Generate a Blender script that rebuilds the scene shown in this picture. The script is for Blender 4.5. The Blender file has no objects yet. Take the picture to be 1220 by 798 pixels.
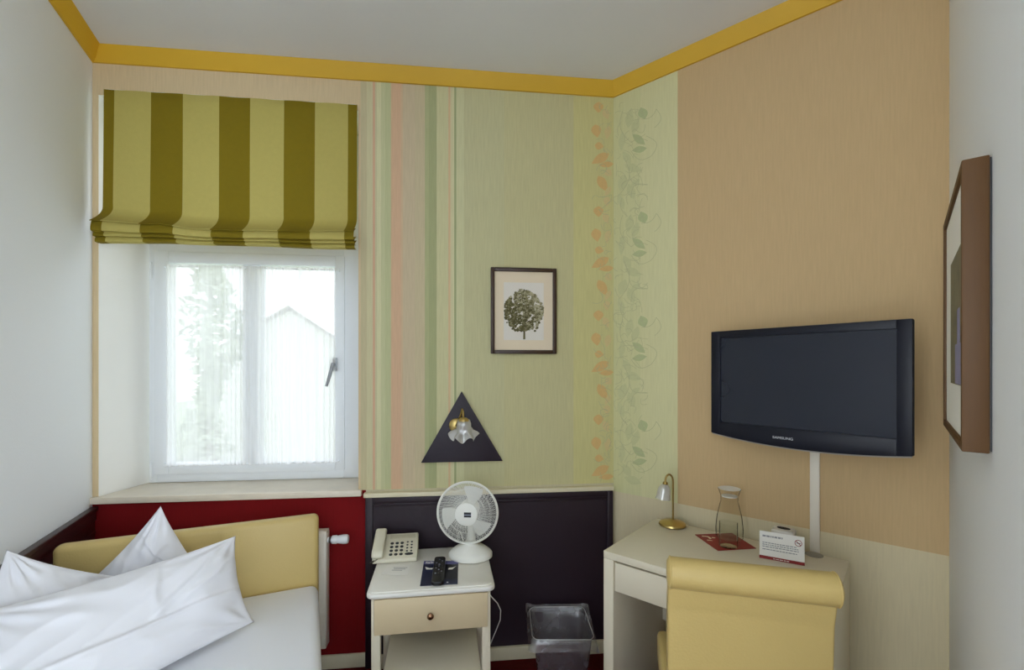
import bpy, bmesh, math, random
from mathutils import Vector, Matrix, noise
random.seed(7)
scene = bpy.context.scene
COL = scene.collection

# ------------------------------------------------------------------ camera, world, light, exposure
F, CX, CY, H = 544.0, 610.0, 438.0, 1.46          # focal length (px of a 1220 wide frame), horizon, eye height
cam_d = bpy.data.cameras.new('camera')
cam = bpy.data.objects.new('camera', cam_d); COL.objects.link(cam)
cam.location = (0, 0, H); cam.rotation_euler = (math.pi/2, 0, 0)
cam_d.sensor_width = 36.0; cam_d.sensor_fit = 'HORIZONTAL'
cam_d.lens = 36.0*F/1220.0
cam_d.shift_y = (CY-399.0)/1220.0
cam_d.clip_start = 0.02
scene.camera = cam

WORLD_STRENGTH = 2.05                               # overcast daylight in front of the window
REAR_RIGHT_WATTS, REAR_LEFT_WATTS = 66.0, 47.0     # fill lamps in two added, unseen windows behind the viewer
EXPOSURE = 0.0
vs = scene.view_settings
vs.view_transform = 'Standard'; vs.look = 'None'; vs.gamma = 1.0
vs.use_curve_mapping = False
vs.exposure = EXPOSURE
cy = scene.cycles
cy.use_denoising = True
cy.max_bounces = 10; cy.diffuse_bounces = 6; cy.transparent_max_bounces = 16
cy.transmission_bounces = 8
cy.caustics_reflective = False; cy.caustics_refractive = False
cy.sample_clamp_indirect = 6.0

world = bpy.data.worlds.new('sky'); scene.world = world
world.use_nodes = True
wn = world.node_tree.nodes; wl = world.node_tree.links
bg = wn['Background']
bg.inputs['Strength'].default_value = WORLD_STRENGTH
wtc = wn.new('ShaderNodeTexCoord'); wsep = wn.new('ShaderNodeSeparateXYZ'); wr = wn.new('ShaderNodeValToRGB')
wl.new(wtc.outputs['Generated'], wsep.inputs[0]); wl.new(wsep.outputs['Z'], wr.inputs[0])
wr.color_ramp.elements[0].position = 0.0; wr.color_ramp.elements[0].color = (0.93, 0.96, 1, 1)
wr.color_ramp.elements[1].position = 0.8; wr.color_ramp.elements[1].color = (0.80, 0.90, 1, 1)
wl.new(wr.outputs[0], bg.inputs['Color'])

# ------------------------------------------------------------------ room plan
LC = Vector((-1.936, 2.107)); CC = Vector((0.529, 2.380)); RC = Vector((1.490, 1.556))
CEIL = 2.93
DB = (CC-LC).normalized(); LENB = (CC-LC).length
DD = (RC-CC).normalized(); LEND = (RC-CC).length
DL = Vector((0.407, -0.913)).normalized()          # left wall, corner towards the viewer
DR = Vector((-0.651, -0.759)).normalized()         # right wall, corner towards the viewer
ANG_B = math.atan2(DB.y, DB.x); ANG_D = math.atan2(DD.y, DD.x)

def ray_s(px, org, d):
    u = (px-CX)/F
    return (u*org.y-org.x)/(d.x-u*d.y)
def onplane(px, py, org, d):                        # pixel -> (distance along wall, height) on an upright plane
    s = ray_s(px, org, d); Y = org.y+d.y*s
    return s, H-(py-CY)/F*Y
def left_of(d):                                     # outward normal when walking along d with the room on the right
    return Vector((-d.y, d.x))
NB = left_of(DB); ND = left_of(DD)

# ------------------------------------------------------------------ materials
MATS = {}
def lin(c):
    if isinstance(c, str):
        c = [int(c[i:i+2], 16)/255 for i in (0, 2, 4)]
    return tuple(v/12.92 if v <= 0.04045 else ((v+0.055)/1.055)**2.4 for v in c)+(1.0,)
def mat(name, col, rough=0.5, metal=0.0, bump=0.0, bscale=60.0, var=0.06, vscale=8.0, spec=0.5, stretch=(1, 1, 1), coat=0.0):
    if name in MATS: return MATS[name]
    m = bpy.data.materials.new(name); m.use_nodes = True
    nt = m.node_tree; b = nt.nodes['Principled BSDF']
    b.inputs['Roughness'].default_value = rough; b.inputs['Metallic'].default_value = metal
    b.inputs['Specular IOR Level'].default_value = spec
    b.inputs['Coat Weight'].default_value = coat
    tc = nt.nodes.new('ShaderNodeTexCoord'); mp = nt.nodes.new('ShaderNodeMapping')
    mp.inputs['Scale'].default_value = stretch
    nt.links.new(tc.outputs['Object'], mp.inputs['Vector'])
    n = nt.nodes.new('ShaderNodeTexNoise'); n.inputs['Scale'].default_value = vscale; n.inputs['Detail'].default_value = 4
    nt.links.new(mp.outputs[0], n.inputs['Vector'])
    mx = nt.nodes.new('ShaderNodeMix'); mx.data_type = 'RGBA'
    c = lin(col)
    mx.inputs[6].default_value = tuple(max(0, v*(1-var)) for v in c[:3])+(1,)
    mx.inputs[7].default_value = tuple(min(1, v*(1+var)) for v in c[:3])+(1,)
    nt.links.new(n.outputs['Fac'], mx.inputs[0]); nt.links.new(mx.outputs[2], b.inputs['Base Color'])
    if bump:
        n2 = nt.nodes.new('ShaderNodeTexNoise'); n2.inputs['Scale'].default_value = bscale; n2.inputs['Detail'].default_value = 3
        nt.links.new(mp.outputs[0], n2.inputs['Vector'])
        bp = nt.nodes.new('ShaderNodeBump'); bp.inputs['Strength'].default_value = bump; bp.inputs['Distance'].default_value = 0.01
        nt.links.new(n2.outputs['Fac'], bp.inputs['Height']); nt.links.new(bp.outputs[0], b.inputs['Normal'])
    MATS[name] = m
    return m

def glassy(name, tint, ior=1.45, rough=0.0):
    m = bpy.data.materials.new(name); m.use_nodes = True
    nt = m.node_tree; b = nt.nodes['Principled BSDF']
    b.inputs['Transmission Weight'].default_value = 1.0; b.inputs['IOR'].default_value = ior
    b.inputs['Roughness'].default_value = rough; b.inputs['Base Color'].default_value = lin(tint)
    MATS[name] = m; return m
def thin(name, tcol, dcol, fac, kind='pane', rough=0.05):
    """thin see-through sheet: clear fraction plus a reflecting / scattering fraction"""
    m = bpy.data.materials.new(name); m.use_nodes = True
    nt = m.node_tree; nt.nodes.clear()
    out = nt.nodes.new('ShaderNodeOutputMaterial'); mx = nt.nodes.new('ShaderNodeMixShader')
    tr = nt.nodes.new('ShaderNodeBsdfTransparent'); tr.inputs[0].default_value = lin(tcol)
    nt.links.new(tr.outputs[0], mx.inputs[1]); nt.links.new(mx.outputs[0], out.inputs[0])
    if kind == 'pane':
        g = nt.nodes.new('ShaderNodeBsdfGlossy'); g.inputs['Roughness'].default_value = rough
        lw = nt.nodes.new('ShaderNodeLayerWeight'); lw.inputs[0].default_value = fac
        nt.links.new(lw.outputs['Fresnel'], mx.inputs[0]); nt.links.new(g.outputs[0], mx.inputs[2])
    else:
        d = nt.nodes.new('ShaderNodeBsdfDiffuse'); d.inputs[0].default_value = lin(dcol)
        t = nt.nodes.new('ShaderNodeBsdfTranslucent'); t.inputs[0].default_value = lin(dcol)
        ad = nt.nodes.new('ShaderNodeMixShader'); ad.inputs[0].default_value = 0.55
        nt.links.new(d.outputs[0], ad.inputs[1]); nt.links.new(t.outputs[0], ad.inputs[2])
        last = ad
        if kind == 'film':
            g = nt.nodes.new('ShaderNodeBsdfGlossy'); g.inputs['Roughness'].default_value = 0.18
            m2 = nt.nodes.new('ShaderNodeMixShader'); m2.inputs[0].default_value = 0.3
            nt.links.new(ad.outputs[0], m2.inputs[1]); nt.links.new(g.outputs[0], m2.inputs[2]); last = m2
        nt.links.new(last.outputs[0], mx.inputs[2])
        tc = nt.nodes.new('ShaderNodeTexCoord'); mp = nt.nodes.new('ShaderNodeMapping')
        n = nt.nodes.new('ShaderNodeTexNoise'); mr = nt.nodes.new('ShaderNodeMapRange')
        if kind == 'sheer':
            mp.inputs['Scale'].default_value = (1, 1, 0.04); n.inputs['Scale'].default_value = 38
            amp = 0.13
        else:
            n.inputs['Scale'].default_value = 14; amp = 0.16
        n.inputs['Detail'].default_value = 2
        nt.links.new(tc.outputs['Object'], mp.inputs[0]); nt.links.new(mp.outputs[0], n.inputs['Vector'])
        mr.inputs[1].default_value = 0.3; mr.inputs[2].default_value = 0.7
        mr.inputs[3].default_value = max(0.02, fac-amp); mr.inputs[4].default_value = min(1, fac+amp)
        nt.links.new(n.outputs['Fac'], mr.inputs[0]); nt.links.new(mr.outputs[0], mx.inputs[0])
    MATS[name] = m; return m

def wallpaper(name, stops, length, rules, fine=0.05, bump=0.12):
    """stops: [(s in metres, hex)] constant bands along local x; rules: [(height below which, s up to, hex)]"""
    m = bpy.data.materials.new(name); m.use_nodes = True
    nt = m.node_tree; b = nt.nodes['Principled BSDF']; b.inputs['Roughness'].default_value = 0.85
    b.inputs['Specular IOR Level'].default_value = 0.2
    N = nt.nodes.new; Lk = nt.links.new
    tc = N('ShaderNodeTexCoord'); sp = N('ShaderNodeSeparateXYZ'); Lk(tc.outputs['Object'], sp.inputs[0])
    dv = N('ShaderNodeMath'); dv.operation = 'DIVIDE'; dv.inputs[1].default_value = length; Lk(sp.outputs['X'], dv.inputs[0])
    rp = N('ShaderNodeValToRGB'); rp.color_ramp.interpolation = 'CONSTANT'
    els = rp.color_ramp.elements
    els[0].position = 0; els[0].color = lin(stops[0][1]); els.remove(els[1])
    for s, c in stops[1:]:
        e = els.new(s/length); e.color = lin(c)
    Lk(dv.outputs[0], rp.inputs[0]); cur = rp.outputs[0]
    for zmax, smax, c in rules:
        a = N('ShaderNodeMath'); a.operation = 'LESS_THAN'; a.inputs[1].default_value = zmax; Lk(sp.outputs['Z'], a.inputs[0])
        bb = N('ShaderNodeMath'); bb.operation = 'LESS_THAN'; bb.inputs[1].default_value = smax; Lk(sp.outputs['X'], bb.inputs[0])
        mu = N('ShaderNodeMath'); mu.operation = 'MULTIPLY'; Lk(a.outputs[0], mu.inputs[0]); Lk(bb.outputs[0], mu.inputs[1])
        mx = N('ShaderNodeMix'); mx.data_type = 'RGBA'; mx.inputs[7].default_value = lin(c)
        Lk(mu.outputs[0], mx.inputs[0]); Lk(cur, mx.inputs[6]); cur = mx.outputs[2]
    mp = N('ShaderNodeMapping'); mp.inputs['Scale'].default_value = (160, 1, 9); Lk(tc.outputs['Object'], mp.inputs[0])
    n = N('ShaderNodeTexNoise'); n.inputs['Scale'].default_value = 1; n.inputs['Detail'].default_value = 3; Lk(mp.outputs[0], n.inputs['Vector'])
    mr = N('ShaderNodeMapRange'); mr.inputs[1].default_value = 0.3; mr.inputs[2].default_value = 0.7
    mr.inputs[3].default_value = 1-fine; mr.inputs[4].default_value = 1+fine; Lk(n.outputs['Fac'], mr.inputs[0])
    vm = N('ShaderNodeVectorMath'); vm.operation = 'SCALE'; Lk(cur, vm.inputs[0]); Lk(mr.outputs[0], vm.inputs['Scale'])
    Lk(vm.outputs[0], b.inputs['Base Color'])
    bp = N('ShaderNodeBump'); bp.inputs['Strength'].default_value = bump; bp.inputs['Distance'].default_value = 0.004
    Lk(n.outputs['Fac'], bp.inputs['Height']); Lk(bp.outputs[0], b.inputs['Normal'])
    MATS[name] = m; return m

mat('white_paint', 'ebeced', 0.8, bump=0.06, bscale=90, var=0.012, vscale=3)
mat('ceiling_paint', 'e4e4e5', 0.9, bump=0.05, bscale=60, var=0.012)
mat('jamb_paint', 'f2f0ea', 0.6, var=0.015)
mat('carpet', '5e1512', 0.95, bump=0.8, bscale=500, var=0.35, vscale=40, spec=0.1)
mat('crown_yellow', 'dcae2a', 0.6, bump=0.05, var=0.04)
mat('cream_paint', 'e6dcbc', 0.45, var=0.02)
mat('cream_furniture', 'ece3cb', 0.33, var=0.02, vscale=4)
mat('top_white', 'efece3', 0.3, var=0.01)
mat('drawer_cream', 'dfcba4', 0.4, var=0.02, vscale=4)
mat('aubergine', '241420', 0.5, bump=0.08, bscale=40, var=0.12, vscale=12)
mat('dark_wood', '33191a', 0.35, bump=0.05, bscale=50, var=0.2, vscale=10, stretch=(1, 8, 8))
mat('marble', 'e8dcc8', 0.3, var=0.10, vscale=14)
mat('pvc_white', 'eef1f4', 0.35, var=0.01)
mat('metal_grey', 'a3a6aa', 0.4, metal=0.3, var=0.03)
mat('steel_dark', '55504a', 0.4, metal=0.8)
mat('yellow_leather', 'cdb371', 0.42, bump=0.10, bscale=140, var=0.05, vscale=6)
mat('linen', 'e9e8ec', 0.85, bump=0.10, bscale=9, var=0.012, spec=0.15)
mat('sheet', 'f0f1f5', 0.8, bump=0.05, bscale=6, var=0.012, spec=0.2)
mat('radiator_cream', 'e9e2d2', 0.35, var=0.02)
mat('phone_ivory', 'e2dcc6', 0.4, var=0.02)
mat('phone_trim', 'c9c2a8', 0.4, var=0.02)
mat('key_dark', '2f3134', 0.5)
mat('black_plastic', '17171b', 0.4, var=0.1)
mat('key_grey', '8f93a5', 0.5)
mat('fan_white', 'f0efe6', 0.4, var=0.01)
mat('fan_blade', 'e6e6e0', 0.35, var=0.02)
mat('brass', 'c4ab6c', 0.28, metal=0.95, var=0.08, vscale=20)
mat('antique_brass', 'a98f52', 0.32, metal=0.95, var=0.1, vscale=20)
mat('copper_knob', 'a0785a', 0.25, metal=0.9)
mat('paper_white', 'f2efe8', 0.7, var=0.01)
mat('card_red', '8e1f1c', 0.5, var=0.05)
mat('ink_grey', '9b9a9c', 0.7)
mat('ink_blue', '6f7686', 0.7)
mat('desk_white', 'e1d8c1', 0.4, var=0.015)
mat('tv_black', '10121f', 0.42, var=0.1, spec=0.3)
mat('tv_side', '121218', 0.45, var=0.1)
mat('tv_screen', '171c2a', 0.22, var=0.03, spec=0.5)
mat('tv_silver', 'b9b3ae', 0.3, metal=0.4)
mat('logo_silver', 'dcdde0', 0.4)
mat('trunking', 'e8dfce', 0.45, var=0.01)
mat('frame_brown', '3c2512', 0.4, bump=0.05, bscale=60, var=0.18, vscale=14, stretch=(6, 6, 1))
mat('frame_walnut', '59390f', 0.6, bump=0.05, bscale=60, var=0.15, vscale=12, stretch=(8, 8, 1))
mat('mat_cream', 'ead9bb', 0.8, var=0.03, vscale=6)
mat('print_white', 'e6dfd3', 0.8, var=0.02)
mat('leaf_dark', '625c38', 0.9, var=0.2); mat('leaf_mid', '8b8560', 0.9, var=0.2); mat('leaf_pale', 'b9b190', 0.9, var=0.2)
mat('triangle_violet', '1d0e20', 0.5, var=0.15)
mat('brochure_navy', '1c2140', 0.3, var=0.35, vscale=30)
mat('brochure_dark', '15151d', 0.3, var=0.3, vscale=30)
mat('brochure_band', '5c5a8c', 0.35, var=0.1)
mat('grommet_grey', '8f8a7e', 0.5)
mat('box_white', 'd9d3c8', 0.45)
mat('black_hole', '0d0b0a', 0.8)
mat('print_flowers', '7b7258', 0.8, var=0.5, vscale=22)
mat('print_lilac', '8f8aa6', 0.8, var=0.3, vscale=30)
mat('petal_orange', 'dcb87c', 0.85, var=0.08, vscale=60, spec=0.2)
mat('petal_pale', 'd9c68f', 0.85, var=0.05, vscale=60, spec=0.2)
mat('leaf_green', 'bcc28f', 0.85, var=0.10, vscale=60, spec=0.2)
mat('leaf_faint', 'cccb9a', 0.85, var=0.05, vscale=60, spec=0.2)
mat('line_grey', 'bcba90', 0.85, var=0.05, spec=0.2)
mat('foliage', 'b9c2ab', 0.7, var=0.2, vscale=6)
mat('bark', '7a6a58', 0.9, var=0.2)
mat('house_wall', 'e8e6e2', 0.9); mat('house_roof', 'cfc8c4', 0.9, var=0.1)
mat('grass_ground', 'b9c4a4', 0.95, var=0.2, vscale=2)
thin('window_glass', 'ffffff', 'ffffff', 0.12)
thin('sheer', 'ffffff', 'ffffff', 0.72, 'sheer')
thin('liner_film', 'ffffff', 'f6f6fa', 0.30, 'film')
thin('bin_plastic', 'cfc8cc', '9a9098', 0.55, 'film')
thin('frosted_shade', 'ffffff', 'fbfaf6', 0.93, 'film')
thin('carafe_glass', 'fdfdfc', 'ffffff', 0.045, 'pane', 0.06)

# ------------------------------------------------------------------ mesh builder
class MB:
    def __init__(s): s.bm = bmesh.new()
    def _add(s, tmp, M, mi):
        if M is not None: bmesh.ops.transform(tmp, matrix=M, verts=tmp.verts[:])
        mp = {}
        for v in tmp.verts: mp[v] = s.bm.verts.new(v.co)
        for f in tmp.faces:
            try:
                g = s.bm.faces.new([mp[v] for v in f.verts]); g.material_index = mi if mi is not None else f.material_index
            except ValueError: pass
        tmp.free()
    def box(s, lo, hi, mi=0, M=None, bevel=0.0, seg=2):
        t = bmesh.new(); bmesh.ops.create_cube(t, size=1.0)
        lo = Vector(lo); hi = Vector(hi)
        for v in t.verts: v.co = Vector([(lo[k]+hi[k])/2+v.co[k]*(hi[k]-lo[k]) for k in range(3)])
        if bevel: bmesh.ops.bevel(t, geom=t.edges[:]+t.verts[:], offset=bevel, segments=seg, profile=0.5, affect='EDGES')
        s._add(t, M, mi); return s
    def prism(s, pts, z0, z1, mi=0, M=None, bevel=0.0, seg=2):
        t = bmesh.new()
        a = [t.verts.new((x, y, z0)) for x, y in pts]; b = [t.verts.new((x, y, z1)) for x, y in pts]
        n = len(pts)
        t.faces.new(a[::-1]); t.faces.new(b)
        for i in range(n): t.faces.new((a[i], a[(i+1) % n], b[(i+1) % n], b[i]))
        bmesh.ops.recalc_face_normals(t, faces=t.faces[:])
        if bevel: bmesh.ops.bevel(t, geom=t.edges[:], offset=bevel, segments=seg, profile=0.5, affect='EDGES')
        s._add(t, M, mi); return s
    def poly(s, pts, mi=0, M=None):
        t = bmesh.new(); t.faces.new([t.verts.new(p) for p in pts]); s._add(t, M, mi); return s
    def lathe(s, prof, n=32, mi=0, M=None, sx=1.0, sy=1.0, rfun=None):
        t = bmesh.new(); rings = []
        for k, (r, z) in enumerate(prof):
            if r < 1e-6: rings.append([t.verts.new((0, 0, z))]); continue
            ring = []
            for i in range(n):
                a = 2*math.pi*i/n; rr, zz = (r, z) if rfun is None else rfun(k, a, r, z)
                ring.append(t.verts.new((rr*math.cos(a)*sx, rr*math.sin(a)*sy, zz)))
            rings.append(ring)
        for A, B in zip(rings, rings[1:]):
            for i in range(n):
                j = (i+1) % n
                if len(A) == 1 and len(B) == 1: break
                if len(A) == 1: t.faces.new((A[0], B[i], B[j]))
                elif len(B) == 1: t.faces.new((A[i], A[j], B[0]))
                else: t.faces.new((A[i], A[j], B[j], B[i]))
        bmesh.ops.recalc_face_normals(t, faces=t.faces[:])
        s._add(t, M, mi); return s
    def tube(s, path, r, n=8, mi=0, M=None, closed=False, cap=True):
        t = bmesh.new(); path = [Vector(p) for p in path]; m = len(path); rings = []
        prev = None
        for i, p in enumerate(path):
            if closed: d = path[(i+1) % m]-path[i-1]
            else: d = path[min(i+1, m-1)]-path[max(i-1, 0)]
            d.normalize()
            if prev is None:
                x = d.orthogonal().normalized()
            else:
                x = prev-d*prev.dot(d); x.normalize()
            prev = x; y = d.cross(x)
            rr = r[i] if isinstance(r, (list, tuple)) else r
            rings.append([t.verts.new(p+x*rr*math.cos(2*math.pi*k/n)+y*rr*math.sin(2*math.pi*k/n)) for k in range(n)])
        pairs = list(zip(rings, rings[1:]))+([(rings[-1], rings[0])] if closed else [])
        for A, B in pairs:
            for k in range(n): t.faces.new((A[k], A[(k+1) % n], B[(k+1) % n], B[k]))
        if cap and not closed: t.faces.new(rings[0][::-1]); t.faces.new(rings[-1])
        s._add(t, M, mi); return s
    def grid(s, fn, nu, nv, mi=0, M=None, mfun=None):
        t = bmesh.new()
        V = [[t.verts.new(fn(i/nu, j/nv)) for j in range(nv+1)] for i in range(nu+1)]
        for i in range(nu):
            for j in range(nv):
                f = t.faces.new((V[i][j], V[i+1][j], V[i+1][j+1], V[i][j+1]))
                f.material_index = mfun((i+.5)/nu, (j+.5)/nv) if mfun else mi
        s._add(t, M, None); return s
    def build(s, name, mats, parent=None, angle=40, smooth=True, loc=None, rotz=0, merge=False):
        if merge: bmesh.ops.remove_doubles(s.bm, verts=s.bm.verts[:], dist=1e-5)
        me = bpy.data.meshes.new(name)
        s.bm.to_mesh(me); s.bm.free()
        if isinstance(mats, str): mats = [mats]
        for m in mats: me.materials.append(MATS[m])
        if smooth:
            me.polygons.foreach_set('use_smooth', [True]*len(me.polygons))
            me.set_sharp_from_angle(angle=math.radians(angle))
        o = bpy.data.objects.new(name, me); COL.objects.link(o)
        if parent is not None: o.parent = parent
        if loc is not None: o.location = loc
        o.rotation_euler.z = rotz
        return o

def thing(name, label, cat, loc, rotz=0.0, group=None):
    o = bpy.data.objects.new(name, None); COL.objects.link(o)
    o.empty_display_size = 0.05
    o.location = loc; o.rotation_euler.z = rotz
    return tag(o, label, cat, group)
def tag(o, label, cat, group=None):
    o['label'] = label; o['category'] = cat
    if group: o['group'] = group
    return o
def struct(o):
    o['kind'] = 'structure'; return o
def Tm(x, y, z): return Matrix.Translation((x, y, z))
def Rm(a, ax): return Matrix.Rotation(math.radians(a), 4, ax)
def rrect(x0, y0, x1, y1, r, n=5):
    pts = []
    for cx, cyy, a0 in ((x1-r, y1-r, 0), (x0+r, y1-r, 90), (x0+r, y0+r, 180), (x1-r, y0+r, 270)):
        for k in range(n+1):
            a = math.radians(a0+90*k/n); pts.append((cx+r*math.cos(a), cyy+r*math.sin(a)))
    return pts
def ellipse(cx, cyy, rx, ry, n=20):
    return [(cx+rx*math.cos(2*math.pi*k/n), cyy+ry*math.sin(2*math.pi*k/n)) for k in range(n)]
def text_mesh(txt, size, M, extrude=0.0004):
    cu = bpy.data.curves.new('lettering', 'FONT'); cu.body = txt; cu.size = size; cu.align_x = 'CENTER'; cu.align_y = 'CENTER'
    cu.extrude = extrude
    ob = bpy.data.objects.new('lettering', cu); COL.objects.link(ob)
    dg = bpy.context.evaluated_depsgraph_get(); dg.update()
    me = bpy.data.meshes.new_from_object(ob.evaluated_get(dg))
    me.transform(M)
    bpy.data.objects.remove(ob); bpy.data.curves.remove(cu)
    return me
def mesh_part(name, me, m, parent):
    me.materials.clear(); me.materials.append(MATS[m])
    o = bpy.data.objects.new(name, me); COL.objects.link(o); o.parent = parent; return o
UPRIGHT = Rm(90, 'X')                               # drawing plane xy -> xz, facing -y

# ------------------------------------------------------------------ room shell
POLY = [LC, CC, RC, RC+DR*1.75]
POLY.append(POLY[-1]+Vector((0.759, -0.651)).normalized()*1.0)
RW = POLY[-1]
POLY += [Vector((1.2, -1.95)), Vector((-1.05, -1.95)), LC+DL*2.45]
fl = MB(); fl.prism([(p.x, p.y) for p in POLY], -0.08, 0.0); struct(fl.build('floor', 'carpet', smooth=False))
ce = MB(); ce.prism([(p.x, p.y) for p in POLY], CEIL, CEIL+0.08); struct(ce.build('ceiling', 'ceiling_paint', smooth=False))

WT = 0.37                                           # thickness of the outer wall
WD = 0.235                                          # depth of the window recess
planeW = LC+NB*WD                                   # plane of the window frame
def B(px, py=CY): return onplane(px, py, LC, DB)
def D(px, py=CY): return onplane(px, py, CC, DD)
def W(px, py=CY): return onplane(px, py, planeW, DB)

# opening in the back wall
OS0 = B(117.5)[0]; OS1 = B(427)[0]; OZ0 = 0.835; OZ1 = 2.72
WS0 = W(177.5)[0]-0.004; WS1 = OS1+0.004
def wall_with_hole(name, mats, length, s0, s1, z0, z1, thick, loc, rot, b0=None, b1=None, extra=None, ext0=0.0, ext1=0.0):
    b0 = s0 if b0 is None else b0; b1 = s1 if b1 is None else b1
    m = MB()
    for (a, b, c, d) in ((0, s0, 0, CEIL), (s1, length, 0, CEIL), (s0, s1, 0, z0), (s0, s1, z1, CEIL)):
        m.poly([(a, 0, c), (b, 0, c), (b, 0, d), (a, 0, d)], 0)
    for (a, b, c, d) in ((-ext0, b0, 0, CEIL), (b1, length+ext1, 0, CEIL), (b0, b1, 0, z0), (b0, b1, z1, CEIL)):
        m.poly([(a, thick, c), (a, thick, d), (b, thick, d), (b, thick, c)], 1)
    m.poly([(s0, 0, z0), (s0, 0, z1), (b0, thick, z1), (b0, thick, z0)], 1)
    m.poly([(s1, 0, z0), (b1, thick, z0), (b1, thick, z1), (s1, 0, z1)], 1)
    m.poly([(s0, 0, z1), (s1, 0, z1), (b1, thick, z1), (b0, thick, z1)], 1)
    m.poly([(s0, 0, z0), (b0, thick, z0), (b1, thick, z0), (s1, 0, z0)], 1)
    for a, c in ((0, -ext0), (length, length+ext1)):
        m.poly([(a, 0, 0), (c, thick, 0), (c, thick, CEIL), (a, 0, CEIL)], 1)
    m.poly([(0, 0, CEIL), (length, 0, CEIL), (length+ext1, thick, CEIL), (-ext0, thick, CEIL)], 1)
    if extra: extra(m)
    return struct(m.build(name, mats, smooth=False, loc=(loc.x, loc.y, 0), rotz=rot))

TAN = 'd9c39c'; CG = 'c9c596'; GRN = 'cfc79a'; YEL = 'd0c68c'; PALE = 'ddd6ac'
sx = lambda px: B(px)[0]
stops = [(0, TAN), (sx(428.5), 'cbbf98'), (sx(436), 'd3cba2'), (sx(442.5), 'dcae90'), (sx(445), 'd0c89e'), (sx(447), 'a9ae80'), (sx(448.6), 'dad5ab'),
         (sx(452), 'cdcc9f'), (sx(456.5), 'c6c798'), (sx(463.5), 'dcb795'), (sx(476), 'd8bd99'), (sx(479), 'd2c09f'), (sx(494), 'd0c19d'), (sx(505), 'b8b98a'),
         (sx(509), 'b0b284'), (sx(518.5), 'd6cfa3'), (sx(520), 'd3cea0'), (sx(533), 'dcbd94'), (sx(535), 'd8cfa4'), (sx(537), 'dcb896'), (sx(538.5), 'd9d3a8'),
         (sx(540), 'a9ae80'), (sx(541.5), 'd3d0a4'), (sx(551), 'cbc69a'), (sx(600), 'ccc596'), (sx(683), 'd3cb8f')]
ZW = 0.845
wallpaper('paper_back', stops, LENB, [(0.86, sx(437), '7d0f13'), (0.86, 9, 'c9c0a0')][1:2]+[(0.86, sx(436), '7d0f13')])
stopsD = [(0, 'd3d09c'), (D(742)[0], 'd5d2a0'), (D(762)[0], 'd9d4a4'), (D(806.5)[0], 'cdb084')]
wallpaper('paper_diagonal', stopsD, LEND, [(0.818, 9, 'd8cba8')], fine=0.035)

# printed flowers of the corner wallpaper, drawn as thin shapes on the wall face
def leaf_shape(cx, cyy, L, Wd, ang, n=7, tip=1.0):
    pts = []
    for k in range(n+1):
        u = k/n; pts.append((L*(u-.5), Wd*0.5*math.sin(math.pi*u**tip)))
    for k in range(n-1, 0, -1):
        u = k/n; pts.append((L*(u-.5), -Wd*0.5*math.sin(math.pi*u**tip)))
    a = math.radians(ang); c, s = math.cos(a), math.sin(a)
    return [(cx+x*c-y*s, cyy+x*s+y*c) for x, y in pts]
def strip(pts, w):
    out = []
    for i, p in enumerate(pts):
        a = Vector(pts[max(i-1, 0)]); b = Vector(pts[min(i+1, len(pts)-1)]); d = (b-a)
        if d.length < 1e-9: d = Vector((1, 0))
        d.normalize(); nrm = Vector((-d.y, d.x))*w*0.5
        out.append((Vector(p)+nrm, Vector(p)-nrm))
    return out
def draw(m, conv, shape, mi, lift):
    q = [conv(*p) for p in shape]
    m.poly([(s, -lift, z) for s, z in q][::-1], mi)
def line(m, conv, pts, w, mi, lift):
    st = strip(pts, w)
    for (a, b), (c, d) in zip(st, st[1:]):
        q = [conv(*p) for p in (a, b, d, c)]
        m.poly([(s, -lift, z) for s, z in q], mi)
def curve_px(p0, p1, bend, n=7):
    p0 = Vector(p0); p1 = Vector(p1); d = p1-p0; nn = Vector((-d.y, d.x))*bend
    return [tuple(p0+d*(k/n)+nn*math.sin(math.pi*k/n)) for k in range(n+1)]
ROWS = [-104+124*k for k in range(6)]
def flowers_back(m):                                # slots: 2 orange, 3 pale, 4 line
    rnd = random.Random(3)
    for r0 in ROWS:
        y0 = 232+r0
        items = [(713, 0, 13, 12, 90, 2), (710.5, 28, 16, 12, 80, 2), (714, 46, 11, 9, 10, 2), (715, 61, 24, 11, 150, 2), (722, 68, 18, 7, 175, 2),
                 (718, 91, 22, 11, 60, 2), (724, 100, 14, 6, 120, 3), (722, 8, 14, 8, 70, 3), (724, 30, 16, 8, 100, 3), (725, 78, 10, 9, 40, 3), (723, 112, 12, 8, 90, 3)]
        for (x, dy, Ln, wd, an, mi) in items:
            if not 116 < y0+dy < 572: continue
            draw(m, B, leaf_shape(x, y0+dy, Ln, wd, an, tip=0.8), mi, 0.0004+0.0001*mi)
        for k in range(26):
            x = 714+rnd.random()*14; y = y0+rnd.random()*124
            if not 120 < y < 566: continue
            a = rnd.random()*6.28; Ln = 5+rnd.random()*9
            x2 = max(705, min(728.5, x+Ln*math.cos(a))); y2 = y+Ln*math.sin(a)
            line(m, B, curve_px((x, y), (x2, y2), rnd.uniform(-.5, .5), 5), 0.45, 4, 0.0012)
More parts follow.
